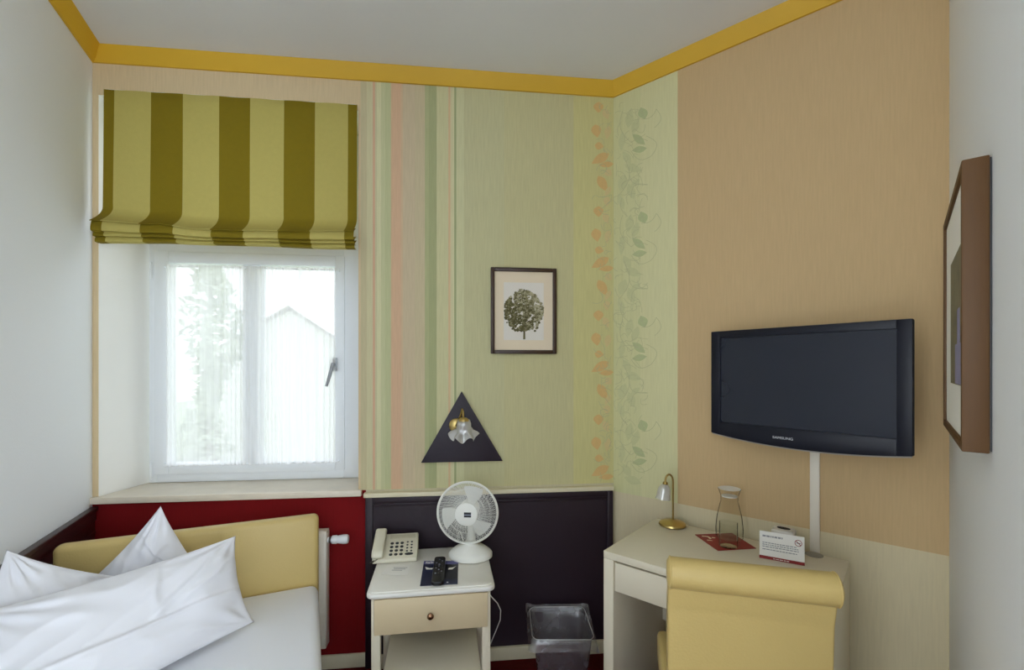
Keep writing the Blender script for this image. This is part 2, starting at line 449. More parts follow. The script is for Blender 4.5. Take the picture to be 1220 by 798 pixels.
def flowers_diag(m):                                # slots: 2 green, 3 faint, 4 line
    rnd = random.Random(5)
    for r0 in ROWS:
        y0 = 232+r0
        items = [(766, 7, 15, 12, 70, 2), (757, 22, 20, 9, 110, 3), (761, 38, 20, 9, 40, 2), (762, 50, 18, 8, 170, 2), (750, 14, 22, 10, 100, 3), (747, 60, 18, 9, 60, 3),
                 (754, 72, 22, 10, 20, 3), (742, 90, 20, 12, 110, 3), (752, 100, 20, 10, 70, 3), (741, 40, 24, 8, 95, 3), (740, 112, 20, 8, 70, 3), (757, 90, 14, 7, 140, 3)]
        for (x, dy, Ln, wd, an, mi) in items:
            y = y0+dy
            if not 108 < y < 578: continue
            draw(m, D, leaf_shape(x, y, Ln, wd, an), mi, 0.0006+0.0001*mi)
            if mi == 2:
                a = math.radians(an)
                line(m, D, curve_px((x-Ln*.5*math.cos(a), y-Ln*.5*math.sin(a)), (x+Ln*.5*math.cos(a), y+Ln*.5*math.sin(a)), 0.03, 4), 0.5, 4, 0.0013)
        for (pts) in (((742, 4), (752, 42), .2), ((752, 42), (772, 40), -.2), ((752, 52), (776, 58), .3), ((776, 58), (770, 34), .4), ((764, 14), (782, 2), .2),
                      ((782, 2), (780, 24), -.3), ((744, 60), (738, 104), -.2), ((750, 70), (772, 92), .35), ((772, 92), (752, 108), .35), ((741, 108), (748, 130), .2)):
            (xa, ya), (xb, yb), bd = pts
            if not (112 < y0+ya < 572 and 112 < y0+yb < 572): continue
            line(m, D, curve_px((xa, y0+ya), (xb, y0+yb), bd, 8), 0.5, 4, 0.0013)
        for k in range(46):
            x = 734+rnd.random()*32; y = y0+rnd.random()*124
            if not 118 < y < 570: continue
            a = rnd.random()*6.28; Ln = 6+rnd.random()*12
            x2 = max(733, min(772, x+Ln*math.cos(a))); y2 = y+Ln*math.sin(a)
            line(m, D, curve_px((x, y), (x2, y2), rnd.uniform(-.6, .6), 6), 0.42, 4, 0.0012)

wall_with_hole('wall_back', ['paper_back', 'jamb_paint', 'petal_orange', 'petal_pale', 'line_grey'], LENB, OS0, OS1, OZ0, OZ1, WT, LC, ANG_B,
               WS0, WS1, flowers_back, ext0=0.1)
wd = MB()
wd.box((0, 0.0, 0), (LEND, 0.12, CEIL)); flowers_diag(wd)
struct(wd.build('wall_diagonal', ['paper_diagonal', 'white_paint', 'leaf_green', 'leaf_faint', 'line_grey'], smooth=False, loc=(CC.x, CC.y, 0), rotz=ANG_D))

def plain_wall(name, p, q, m='white_paint', th=0.12, e=0.0):
    d = (q-p).normalized(); w = MB()
    w.box((-e, 0, 0), ((q-p).length+e, th, CEIL))
    return struct(w.build(name, m, smooth=False, loc=(p.x, p.y, 0), rotz=math.atan2(d.y, d.x)))
plain_wall('wall_left', POLY[7], POLY[0])
plain_wall('wall_right', POLY[2], POLY[3])
plain_wall('wall_entry', POLY[3], POLY[4])
plain_wall('wall_rear', POLY[5], POLY[6])
# rear right wall has an opening for an added window with a fill lamp
p, q = POLY[4], POLY[5]; d2 = (q-p).normalized(); l2 = (q-p).length; a2 = math.atan2(d2.y, d2.x)
R0, R1, RZ0, RZ1 = 0.2, l2-0.12, 0.25, 2.45
wall_with_hole('wall_rear_right', ['white_paint', 'jamb_paint'], l2, R0, R1, RZ0, RZ1, 0.25, p, a2)
def portal(name, loc2, rot, s0, s1, z0, z1, depth):
    ld = bpy.data.lights.new(name, 'AREA'); ld.shape = 'RECTANGLE'; ld.size = s1-s0; ld.size_y = z1-z0
    ld.cycles.is_portal = True
    o = bpy.data.objects.new(name, ld); COL.objects.link(o)
    c, s = math.cos(rot), math.sin(rot)
    x = (s0+s1)/2; o.location = (loc2.x+c*x-s*depth, loc2.y+s*x+c*depth, (z0+z1)/2)
    o.rotation_euler = (math.pi/2, 0, rot+math.pi)     # shines towards -y of the wall frame
    # area lamps shine along local -Z
    o.rotation_euler = (Matrix.Rotation(rot, 3, 'Z') @ Matrix(((1, 0, 0), (0, 0, 1), (0, -1, 0)))).to_euler()
    return o
portal('sky_portal', LC, ANG_B, OS0, OS1, OZ0, OZ1, WT+0.01)
def fill_window(name, light_name, loc2, rot, s0, s1, z0, z1, watts, col):  # unseen window frame added around an area lamp that brightens the room
    o = portal(light_name, loc2, rot, s0+0.05, s1-0.05, z0+0.05, z1-0.05, 0.10)
    o.data.cycles.is_portal = False; o.data.energy = watts; o.data.color = col
    w = MB()
    for a, b, c, d in ((s0, s0+0.05, z0, z1), (s1-0.05, s1, z0, z1), (s0+0.05, s1-0.05, z0, z0+0.05), (s0+0.05, s1-0.05, z1-0.05, z1), ((s0+s1)/2-0.04, (s0+s1)/2+0.04, z0+0.05, z1-0.05)):
        w.box((a, 0.03, c), (b, 0.09, d))
    w = struct(w.build(name, 'pvc_white', smooth=False, loc=(loc2.x, loc2.y, 0), rotz=rot))
fill_window('added_window_right', 'fill_rear_right', p, a2, R0, R1, RZ0, RZ1, REAR_RIGHT_WATTS, (0.78, 0.90, 1.0))  # added out of view, mainly fills the left wall and bed
p3, q3 = POLY[6], POLY[7]; d3 = (q3-p3).normalized(); l3 = (q3-p3).length; a3 = math.atan2(d3.y, d3.x)
wall_with_hole('wall_rear_left', ['white_paint', 'jamb_paint'], l3, 0.15, l3-0.2, RZ0, RZ1, 0.25, p3, a3)
fill_window('added_window_left', 'fill_rear_left', p3, a3, 0.15, l3-0.2, RZ0, RZ1, REAR_LEFT_WATTS, (0.84, 0.93, 1.0))  # second added fill, unseen, for the right, beige and back walls

# ------------------------------------------------------------------ trims
def mitre_trim(name, m, pts2, prof, label=None, hole=None):
    """profile (inset from wall, height) swept along the open polyline pts2 with mitred ends; returns one object per run"""
    return None
def crown_run(name, a, b, prev, nxt, prof, m):
    """a->b along a wall with the room on the right; prev/nxt: neighbouring corner points for mitres (or None)"""
    def inset(pt, d1, d2):
        n1 = -left_of(d1); n2 = -left_of(d2)
        bis = (n1+n2); bis /= (bis.length**2)/2.0
        return bis
    d = (b-a).normalized()
    ba = inset(a, (a-prev).normalized(), d) if prev is not None else -left_of(d)
    bb = inset(b, d, (nxt-b).normalized()) if nxt is not None else -left_of(d)
    w = MB(); A = []; Bv = []
    for off, z in prof:
        A.append(w.bm.verts.new((a.x+ba.x*off, a.y+ba.y*off, z))); Bv.append(w.bm.verts.new((b.x+bb.x*off, b.y+bb.y*off, z)))
    n = len(prof)
    for i in range(n):
        w.bm.faces.new((A[i], A[(i+1) % n], Bv[(i+1) % n], Bv[i]))
    w.bm.faces.new(A[::-1]); w.bm.faces.new(Bv)
    bmesh.ops.recalc_face_normals(w.bm, faces=w.bm.faces[:])
    return struct(w.build(name, m, angle=25))
CROWN = [(0.0005, 2.866), (0.010, 2.866), (0.014, 2.872), (0.022, 2.882), (0.036, 2.910), (0.042, 2.922), (0.046, 2.9295), (0.0005, 2.9295)]
crown_run('trim_1', POLY[7], LC, None, CC, CROWN, 'crown_yellow')
crown_run('trim_2', LC, CC, POLY[7], RC, CROWN, 'crown_yellow')
crown_run('trim_3', CC, RC, LC, None, CROWN, 'crown_yellow')

# marble sill
zs = 0.866
sill = MB()
sill.prism([(0.0, -0.028), (B(431.5)[0], -0.028), (B(431.5)[0], -0.001), (OS1-0.003, -0.001), (WS1-0.003, WD+0.05), (WS0+0.004, WD+0.05), (OS0+0.003, -0.001), (0.012, -0.001)], zs-0.03, zs, bevel=0.003)
struct(sill.build('trim_4', 'marble', loc=(LC.x, LC.y, 0), rotz=ANG_B))

# aubergine panelling on the back wall with its cream ledge
PS0 = B(436.5)[0]; PS1 = LENB-0.012
tw = MB(); PZ = 0.828
tw.box((PS0, -0.018, 0.0), (PS1, -0.0005, PZ))
for lo, hi in (((PS0, -0.030, 0.0), (PS0+0.035, -0.018, PZ)), ((PS1-0.030, -0.030, 0.0), (PS1, -0.018, PZ)), ((PS0+0.035, -0.030, PZ-0.03), (PS1-0.030, -0.018, PZ))):
    tw.box(lo, hi, bevel=0.003)
tw.box((PS0+0.035, -0.025, PZ-0.045), (PS1-0.03, -0.018, PZ-0.0305), bevel=0.003)
struct(tw.build('trim_5', 'aubergine', loc=(LC.x, LC.y, 0), rotz=ANG_B))
tl = MB(); tl.box((PS0-0.008, -0.032, PZ+0.0005), (PS1+0.004, -0.0005, PZ+0.022), bevel=0.003)
struct(tl.build('trim_6', 'cream_paint', loc=(LC.x, LC.y, 0), rotz=ANG_B))
# dark panelling along the left wall
tp = MB()
LL = 2.4
tp.box((LL*0+0.0, -0.016, 0.0), (LL, -0.0005, 0.79)); tp.box((0, -0.022, 0.76), (LL, -0.0005, 0.805), bevel=0.004)
tp.box((0, -0.030, 0.8055), (LL, -0.0005, 0.825), bevel=0.005); tp.box((0, -0.019, 0.70), (LL, -0.016, 0.715), bevel=0.001)
pl = LC+DL*(LL+0.022)
struct(tp.build('trim_7', 'dark_wood', loc=(pl.x, pl.y, 0), rotz=math.atan2(-DL.y, -DL.x)))
bb1 = MB(); bb1.box((0.03, -0.014, 0.0), (PS0-0.001, -0.0005, 0.066), bevel=0.003)
struct(bb1.build('baseboard_back', 'cream_paint', loc=(LC.x, LC.y, 0), rotz=ANG_B))
bb2 = MB(); bb2.box((PS0+0.036, -0.040, 0.0), (PS1-0.03, -0.0185, 0.062), bevel=0.003)
struct(bb2.build('baseboard_panel', 'cream_paint', loc=(LC.x, LC.y, 0), rotz=ANG_B))
bb3 = MB(); bb3.box((0.05, -0.014, 0.0), (LEND-0.003, -0.0005, 0.066), bevel=0.003)
struct(bb3.build('baseboard_diagonal', 'cream_paint', loc=(CC.x, CC.y, 0), rotz=ANG_D))

# ------------------------------------------------------------------ window
win = thing('window_1', 'white plastic framed window in the recess behind the sheer curtain', 'window', (LC.x, LC.y, 0), ANG_B); win['kind'] = 'structure'
zf = zs+0.001
SS0, SZ1 = W(186, 300); SS1 = W(411)[0]; SZ0 = W(300, 562)[1]
FT = 2.115
fr = MB(); y0, y1 = WD, WD+0.06
fr.box((WS0+0.004, y0, zf), (SS0+0.006, y1, OZ1-0.004), bevel=0.003); fr.box((SS1-0.006, y0, zf), (WS1-0.004, y1, OZ1-0.004), bevel=0.003)
fr.box((SS0+0.006, y0, zf), (SS1-0.006, y1, SZ0+0.006), bevel=0.003); fr.box((SS0+0.006, y0, SZ1-0.006), (SS1-0.006, y1, FT+0.03), bevel=0.003)
fr.box((SS0+0.006, y0, OZ1-0.06), (SS1-0.006, y1, OZ1-0.004), bevel=0.003)
fr.build('window_frame', 'pvc_white', win)
sa = MB(); y0, y1 = WD-0.016, WD+0.05
GS0 = W(203)[0]; GS1 = W(400)[0]; GZ0 = W(300, 550)[1]; GZ1 = W(300, 316)[1]
M0, M1 = W(289.5)[0], W(312.5)[0]
sa.box((SS0, y0, SZ0), (GS0, y1, SZ1), bevel=0.004); sa.box((GS1, y0, SZ0), (SS1, y1, SZ1), bevel=0.004)
sa.box((GS0, y0, SZ0), (GS1, y1, GZ0), bevel=0.004); sa.box((GS0, y0, GZ1), (GS1, y1, SZ1), bevel=0.004)
sash = sa.build('sash', 'pvc_white', win)
mu = MB(); mu.box((M0, y0+0.012, GZ0-0.001), (M1, y1, GZ1+0.001), bevel=0.004); mu.build('mullion', 'pvc_white', sash)
for a, b in ((GS0, M0), (M1, GS1)):
    g = MB(); g.poly([(a, WD+0.02, GZ0), (b, WD+0.02, GZ0), (b, WD+0.02, GZ1), (a, WD+0.02, GZ1)]); g.build('pane', 'window_glass', sash)
g = MB(); g.poly([(SS0, WD+0.03, FT+.03), (SS1, WD+0.03, FT+.03), (SS1, WD+0.03, OZ1-.05), (SS0, WD+0.03, OZ1-.05)]); g.build('transom_pane', 'window_glass', win)
hs, hz = W(400, 434)
hd = MB(); hd.box((hs-0.014, y0-0.012, hz-0.035), (hs+0.014, y0, hz+0.035), bevel=0.004); hd.tube([(hs, y0-0.01, hz), (hs, y0-0.045, hz)], 0.009, 12)
hd.tube([(hs, y0-0.042, hz+0.005), (hs-0.012, y0-0.045, hz-0.05), (hs-0.032, y0-0.042, hz-0.115)], [0.009, 0.009, 0.0075], 10)
hd.build('handle', 'metal_grey', win)
for hy in (0.905, 1.93):
    h = MB(); h.tube([(SS0-0.012, y0-0.006, hy), (SS0-0.012, y0-0.006, hy+0.07)], 0.006, 10); h.tube([(SS0-0.012, y0-0.006, hy-0.012), (SS0-0.012, y0-0.006, hy)], 0.0045, 10); h.build('hinge', 'pvc_white', win)

# sheer curtain on its two rods
cs0, cz1 = W(203, 319); cs1 = W(402)[0]; cz0 = W(300, 552)[1]
sh = thing('sheer_curtain', 'white sheer pleated curtain stretched on two thin rods over the window sash', 'curtain', (LC.x, LC.y, 0), ANG_B)
def sheer_fn(u, v):
    s = cs0+(cs1-cs0)*u
    ph = noise.noise(Vector((u*5, 0, 0)))*4
    a = 0.0025+0.0035*max(0, min(1, (u-0.25)*3))
    y = y0-0.018+a*math.sin(u*150+ph*3+v*1.2*math.sin(u*31))
    z = cz0+(cz1-cz0+0.012)*v
    return (s, y, z)
m = MB(); m.grid(sheer_fn, 260, 16); m.build('curtain_panel', 'sheer', sh, angle=180)
for zz in (cz0+0.006, cz1+0.002):
    r = MB(); r.tube([(cs0-0.012, y0-0.012, zz), (cs1+0.015, y0-0.012, zz)], 0.0035, 8); r.box((cs0-0.016, y0-0.014, zz-0.006), (cs0-0.008, y0, zz+0.006)); r.box((cs1+0.008, y0-0.014, zz-0.006), (cs1+0.018, y0, zz+0.006))
    r.build('rod', 'pvc_white', sh)

# roman blind
mat('blind_light', 'c0b266', 0.85, bump=0.12, bscale=300, var=0.05, vscale=50, spec=0.15)
mat('blind_dark', '84721c', 0.85, bump=0.12, bscale=300, var=0.05, vscale=50, spec=0.15)
for nm in ('blind_light', 'blind_dark'):            # cloth lets some daylight through
    nt = MATS[nm].node_tree; b = nt.nodes['Principled BSDF']; out = nt.nodes['Material Output']
    t = nt.nodes.new('ShaderNodeBsdfTranslucent'); mx = nt.nodes.new('ShaderNodeMixShader'); mx.inputs[0].default_value = 0.12
    src = b.inputs['Base Color'].links[0].from_socket
    nt.links.new(src, t.inputs[0]); nt.links.new(b.outputs[0], mx.inputs[1]); nt.links.new(t.outputs[0], mx.inputs[2]); nt.links.new(mx.outputs[0], out.inputs[0])
pb = LC-NB*0.022
def Bl(px, py=CY): return onplane(px, py, pb, DB)
bl = thing('roman_blind', 'green and olive striped roman blind hanging half lowered over the window', 'blind', (LC.x, LC.y, 0), ANG_B)
bs0 = Bl(121.5)[0]; bs1 = Bl(425)[0]
edges = [Bl(x)[0] for x in (134, 178, 216.5, 260, 297, 337.5, 374.5, 414)]
def stripe(s):
    k = sum(1 for e in edges if s > e)
    return 1 if k % 2 == 0 else 0
# column positions follow the stripe edges so that colours meet cleanly
cols = [bs0]+edges+[bs1]
xs = []
for a, b in zip(cols, cols[1:]):
    n = 6
    for k in range(n): xs.append(a+(b-a)*k/n)
xs.append(bs1)
def bgrid(prof, name, parent, wob=0.0, thick=0.0, widen=0.0):
    """prof(v, s) -> (y, z)"""
    nv = prof['n']; f = prof['f']; m = MB(); V = []
    for s in xs:
        q = (s-bs0)/(bs1-bs0)
        ss = s+widen*(q-0.5)*2
        V.append([m.bm.verts.new((ss+f(k/nv, s)[2], f(k/nv, s)[0], f(k/nv, s)[1])) for k in range(nv+1)])
    for i in range(len(xs)-1):
        mi = stripe((xs[i]+xs[i+1])/2)
        for k in range(nv):
            g = m.bm.faces.new((V[i][k], V[i+1][k], V[i+1][k+1], V[i][k+1])); g.material_index = mi
    return m.build(name, ['blind_light', 'blind_dark'], parent, angle=60)
SAG = ((0, 0.0), (0.23, -0.008), (0.43, -0.026), (0.62, -0.022), (0.8, -0.019), (1.0, -0.010))
def sag(s):
    q = min(1, max(0, (s-bs0)/(bs1-bs0)))
    for (a, za), (b, zb) in zip(SAG, SAG[1:]):
        if q <= b:
            w = (q-a)/(b-a); w = w*w*(3-2*w); return za+(zb-za)*w+0.0012*math.sin(q*31)
ztop = 2.742
ZL = 2.112
def main_f(v, s):                                   # v 0 top .. 1 the forward lip
    q = (s-bs0)/(bs1-bs0)
    zb = ZL+sag(s)
    zk = zb+0.085
    if v < 0.6:
        w = v/0.6; return (-0.012-0.006*w+0.0012*math.sin(q*40+w*3), ztop+(zk-ztop)*w, 0.0)
    w = (v-0.6)/0.4
    if w < 0.9:
        w /= 0.9; return (-0.018-0.080*(w**1.7), zk+(zb-zk)*w, 0.0)
    w = (w-0.9)/0.1
    return (-0.098+0.012*w, zb-0.003*w+0.004*w*w, 0.0)
bgrid({'n': 40, 'f': main_f}, 'blind_panel', bl)
TOPS = (0.0, 0.043, 0.063, 0.086)
def fold_f(i):
    def f(v, s):
        q = (s-bs0)/(bs1-bs0)
        k = 1-0.08*q-0.10*math.sin(math.pi*min(1, q*1.15))
        zt = ZL+sag(s)*(1-0.25*i)-TOPS[i]*k; zb = ZL+sag(s)*(1-0.25*(i+1))-TOPS[i+1]*k
        yf = -0.083+0.011*i+0.002*math.sin(q*14+i)
        if v < 0.35:
            w = v/0.35; return (yf+0.045*(1-w)**1.3, zt+0.03*(1-w), 0.0)
        if v < 0.8:
            w = (v-0.35)/0.45; return (yf-0.006*math.sin(w*math.pi*0.7), zt+(zb-zt)*w, 0.0)
        w = (v-0.8)/0.2; return (yf-0.0048+0.05*w, zb-0.0025*math.sin(w*math.pi)+0.004*w, 0.0)
    return f
for i in range(3): bgrid({'n': 24, 'f': fold_f(i)}, 'blind_fold', bl)
hr = MB(); hr.box((bs0+0.005, -0.0105, ztop-0.03), (bs1-0.005, -0.0008, ztop+0.002), bevel=0.002); hr.build('head_rail', 'pvc_white', bl)

# ------------------------------------------------------------------ outside
gd = MB(); gd.box((-30, 3.2, -1.7), (20, 45, -1.6)); struct(gd.build('ground', 'grass_ground', smooth=False))
ho = thing('neighbouring_house', 'pale gabled house seen faintly through the right half of the sheer curtain', 'house', (-6.6, 15.0, -1.6), math.radians(20))
m = MB(); m.box((-3, 0, 0), (1.7, 6, 3.4)); m.prism([(-3, 3.4), (1.7, 3.4), (-0.65, 4.9)], -6, 0, M=UPRIGHT); m.build('wall', 'house_wall', ho, smooth=False)
m = MB(); m.poly([(-3.3, -.3, 3.2), (-3.3, 6.3, 3.2), (-0.65, 6.3, 5.05), (-0.65, -.3, 5.05)]); m.poly([(2.0, -.3, 3.2), (-0.65, -.3, 5.05), (-0.65, 6.3, 5.05), (2.0, 6.3, 3.2)])
bmesh.ops.solidify(m.bm, geom=m.bm.faces[:], thickness=0.12); m.build('roof', 'house_roof', ho, smooth=False)
tr = thing('garden_tree', 'leafy slender tree seen faintly through the left half of the sheer curtain', 'tree', (-3.45, 5.2, -1.6))
m = MB(); m.tube([(0, 0, 0), (0.05, 0, 1.5), (-0.03, 0.02, 3.0), (0.02, 0, 4.2)], [0.08, 0.06, 0.04, 0.015], 8); m.build('trunk', 'bark', tr)
m = MB(); rnd = random.Random(11)
for k in range(1500):
    z = 1.3+rnd.random()*3.1; rad = 0.36*math.sqrt(rnd.random())*(0.65+0.35*math.sin(z*4.0)); a = rnd.random()*6.28
    c = Vector((rad*math.cos(a)+0.1*math.sin(z*2.3), rad*math.sin(a), z)); L = 0.05+rnd.random()*0.06
    M = Matrix.Translation(c) @ Matrix.Rotation(rnd.random()*6.28, 4, 'Z') @ Matrix.Rotation(rnd.uniform(-1, 1), 4, 'X') @ Matrix.Rotation(rnd.uniform(-.9, .9), 4, 'Y')
    m.poly([(-L, 0, 0), (-.2*L, .4*L, 0.1*L), (L, 0, 0), (-.2*L, -.4*L, 0.1*L)], M=M)
o = m.build('foliage', 'foliage', tr, smooth=False)

# ------------------------------------------------------------------ radiator
rs1 = ray_s(392, LC-NB*0.03, DB)
ra = thing('radiator', 'cream panel radiator with a white valve behind the yellow headboard', 'radiator', (LC.x, LC.y, 0), ANG_B)
m = MB(); ra0 = rs1-0.80
m.box((ra0, -0.082, 0.14), (rs1, -0.072, 0.685), bevel=0.004); m.box((ra0, -0.034, 0.14), (rs1, -0.024, 0.685), bevel=0.004)
k = ra0+0.03
while k < rs1-0.03:
    m.box((k, -0.085, 0.17), (k+0.022, -0.081, 0.655), bevel=0.002); m.box((k, -0.072, 0.17), (k+0.014, -0.034, 0.655)); k += 0.04
m.build('panel', 'radiator_cream', ra)
m = MB(); m.box((rs1-0.006, -0.078, 0.145), (rs1+0.001, -0.028, 0.68), bevel=0.002); m.build('side_cover', 'radiator_cream', ra)
m = MB(); m.box((ra0, -0.078, 0.684), (rs1, -0.028, 0.690), bevel=0.002); m.build('top_grille', 'radiator_cream', ra)
for sx_ in (ra0+0.1, rs1-0.1):
    m = MB(); m.box((sx_-0.015, -0.026, 0.3), (sx_+0.015, -0.0008, 0.6)); m.build('wall_bracket', 'radiator_cream', ra)
vz = 0.643
v = MB(); v.lathe([(0, 0), (0.011, 0), (0.013, 0.004), (0.013, 0.02), (0.019, 0.022), (0.020, 0.042), (0.017, 0.046), (0.0185, 0.052), (0.0215, 0.072), (0.0215, 0.088), (0.018, 0.096), (0, 0.097)], 24,
                  M=Tm(rs1, -0.055, vz) @ Rm(90, 'Y')); vo = v.build('valve', 'pvc_white', ra)
v = MB(); v.lathe([(0.014, -0.003), (0.016, -0.003), (0.016, 0.006), (0.014, 0.006)], 16, M=Tm(rs1+0.012, -0.055, vz) @ Rm(90, 'Y')); v.build('valve_collar', 'steel_dark', vo)

# ------------------------------------------------------------------ bed
ANG_BED = math.atan2(0.407, 0.913)
bx = Vector((0.913, 0.407)).normalized()
bo = Vector((-0.867, 2.05))-bx*0.455
bed = thing('bed', 'single bed with yellow leather headboard and white fitted sheet along the left wall', 'bed', (bo.x, bo.y, 0), ANG_BED)
m = MB(); m.box((-0.455, 0.0, 0.06), (0.455, 0.068, 0.795), bevel=0.022, seg=4); m.build('headboard', 'yellow_leather', bed)
m = MB(); m.box((-0.45, -2.02, 0.08), (0.45, -0.001, 0.27), bevel=0.02, seg=3); m.build('bed_base', 'yellow_leather', bed)
def matt(u, v):
    return None
m = MB(); m.box((-0.45, -2.0, 0.271), (0.452, -0.002, 0.5), bevel=0.035, seg=5); m.build('mattress', 'sheet', bed)
for xx in (-0.38, 0.38):
    for yy in (-1.9, -0.1):
        m = MB(); m.lathe([(0, 0), (0.022, 0), (0.026, 0.079), (0, 0.08)], 16, M=Tm(xx, yy, 0)); m.build('foot', 'steel_dark', bed)

def pillow(name, label, corners, thick, nrm_sign=1, seed=0, group='white pillows on the bed', n=90, creases=(), steps=(), face=1, flat=2.2):
    """pillow from four corner points A (u0v0) B (u1v0) C (u1v1) D (u0v1); two bulging faces meeting in a seam"""
    A, B_, C_, D_ = [Vector(c) for c in corners]
    cen = (A+B_+C_+D_)/4
    nrm = (B_-A+C_-D_).cross(D_-A+C_-B_).normalized()*nrm_sign
    m = MB()
    def surf(side):
        def f(u, v):
            p = (A*(1-u)+B_*u)*(1-v)+(D_*(1-u)+C_*u)*v
            a, b = 2*u-1, 2*v-1
            # seams draw in between the corners
            pin = 0.036
            du = -(abs(a)**1.5)*math.copysign(1, a)*pin*(1-b*b); dv = -(abs(b)**1.5)*math.copysign(1, b)*pin*(1-a*a)
            eu = ((B_-A)*(1-v)+(C_-D_)*v); ev = ((D_-A)*(1-u)+(C_-B_)*u)
            p = p+eu*du+ev*dv
            h = (max(0, 1-abs(a)**flat)**0.62)*(max(0, 1-abs(b)**flat)**0.62)
            wr = 0
            q = Vector((u*2.2+seed*7.1, v*2.2, side*3.3))
            wr += noise.noise(q)*0.35
            wr += (0.5-abs(noise.noise(q*2.1+Vector((3, 1, 0)))))*0.22
            edge = max(0, 1-min(1-abs(a), 1-abs(b))*3.2)
            wr += edge*0.22*math.sin((u*19 if abs(b) > abs(a) else v*19)+seed+4*noise.noise(q*1.3))*min(1, h*3)
            for (u0, v0, u1, v1, wdt, amp) in creases:
                if side < 0: continue
                d = Vector((u1-u0, v1-v0)); L = d.length; t = Vector((u-u0, v-v0)).dot(d)/(L*L)
                if -0.05 < t < 1.05:
                    dist = abs(Vector((u-u0, v-v0)).cross(d))/L
                    sg = Vector((u-u0, v-v0)).cross(d)/L
                    taper = math.sin(math.pi*min(1, max(0, (t+0.05)/1.1)))
                    wr += amp*taper*math.exp(-(dist/wdt)**2)
            th = thick*0.5*h*(1+wr)
            hh_ = min(1, h*2.2)
            rel = 0
            q3 = Vector((u*3.1+seed*3.7, v*3.1+side, seed*1.3))
            wq = noise.noise(q3)*1.6
            rel += 0.0055*math.sin(7*(u*0.8+v*1.1)+wq*3.0)*abs(noise.noise(q3*0.8+Vector((5, 5, 5))))*2
            for (cu, cv, nf, ph_) in ((1, 0, 13, .5), (1, 1, 15, 1.2), (0, 1, 13, 2.0), (0, 0, 13, 0)):
                dx_, dy_ = u-cu, v-cv; rr = math.hypot(dx_, dy_)
                rel += 0.010*math.sin(nf*math.atan2(abs(dy_), abs(dx_)+1e-6)+ph_+seed+wq)*math.exp(-(rr/0.30)**2)*min(1, rr*7)
            for (u0, v0, u1, v1, amp) in steps:
                if side*nrm_sign*face < 0: continue
                d = Vector((u1-u0, v1-v0)); L = d.length; t = Vector((u-u0, v-v0)).dot(d)/(L*L)
                if -0.1 < t < 1.1:
                    sg = (d.x*(v-v0)-d.y*(u-u0))/L + 0.02*noise.noise(Vector((t*3, seed, 0)))
                    tap = math.sin(math.pi*(t+0.1)/1.2)**0.7
                    rel += amp*tap*(math.exp(-(sg/0.018)**2)*0.6+(1/(1+math.exp(-sg/0.010))-0.0)*math.exp(-max(0, sg)/0.16))
            th += rel*hh_
            return p+nrm*side*th
        return f
    m.grid(surf(1), n, n); m.grid(lambda u, v: surf(-1)(1-u, v), n, n)
    o = m.build(name, 'linen', None, angle=180, merge=True)
    # origin at the pillow's own base
    base = Vector((cen.x, cen.y, min(v.co.z for v in o.data.vertices)))
    o.data.transform(Matrix.Translation(-base)); o.location = base
    return tag(o, label, 'pillow', group)
pillow('pillow', 'big white pillow lying across the bed in front of the others', [(-0.96, 1.70, 0.515), (-1.035, 1.71, 0.83), (-1.47, 1.24, 0.79), (-1.27, 0.93, 0.53)], 0.17, -1, 1,
       steps=((0.40, 0.10, 0.40, 0.95, 0.013), (0.38, 0.42, 0.95, 0.40, 0.008), (0.95, 0.06, 0.45, 0.42, 0.014), (0.75, 0.04, 0.50, 0.30, 0.010)))
pillow('pillow', 'white pillow standing on its corner against the yellow headboard', [(-1.29, 1.66, 0.515), (-1.17, 1.755, 0.64), (-1.335, 1.735, 0.935), (-1.56, 1.66, 0.66)], 0.13, -1, 2,
       steps=((0.75, 0.9, 0.80, 0.35, 0.008), (0.45, 0.55, 0.9, 0.62, 0.007)))
pillow('pillow', 'white pillow leaning on the dark panelling of the left wall', [(-1.37, 1.46, 0.53), (-1.385, 1.59, 0.735), (-1.555, 1.405, 0.90), (-1.455, 1.16, 0.62)], 0.11, -1, 3)

# ------------------------------------------------------------------ nightstand and what stands on it
FLn = Vector((-0.560, 1.743)); ANG_N = math.radians(8.4); NZ = 0.594; NW = 0.50; NDp = 0.43
ns = thing('nightstand', 'cream bedside table with one drawer and a lower shelf by the dark panelling', 'nightstand', (FLn.x, FLn.y, 0), ANG_N)
m = MB(); m.prism(rrect(0, 0, NW, NDp, 0.03), NZ-0.024, NZ-0.004, bevel=0.007, seg=3); m.prism(rrect(0.012, 0.012, NW-0.012, NDp-0.012, 0.022), NZ-0.0045, NZ, bevel=0.0018); m.build('top', 'top_white', ns)
for xx in (0.018, NW-0.052):
    for yy in (0.022, NDp-0.055):
        m = MB(); m.box((xx, yy, 0), (xx+0.034, yy+0.034, NZ-0.0245), bevel=0.003); m.build('leg', 'cream_furniture', ns)
m = MB()
m.box((0.022, 0.056, 0.435), (0.034, NDp-0.055, NZ-0.0245)); m.box((NW-0.034, 0.056, 0.435), (NW-0.022, NDp-0.055, NZ-0.0245)); m.box((0.052, NDp-0.04, 0.435), (NW-0.052, NDp-0.028, NZ-0.0245))
m.box((0.034, 0.056, 0.435), (NW-0.034, NDp-0.04, 0.441)); m.build('apron', 'cream_furniture', ns)
dr = MB(); dr.box((0.03, 0.006, 0.428), (NW-0.03, 0.020, NZ-0.028), bevel=0.004); dro = dr.build('drawer', 'drawer_cream', ns)
ks = NW*0.5-0.005
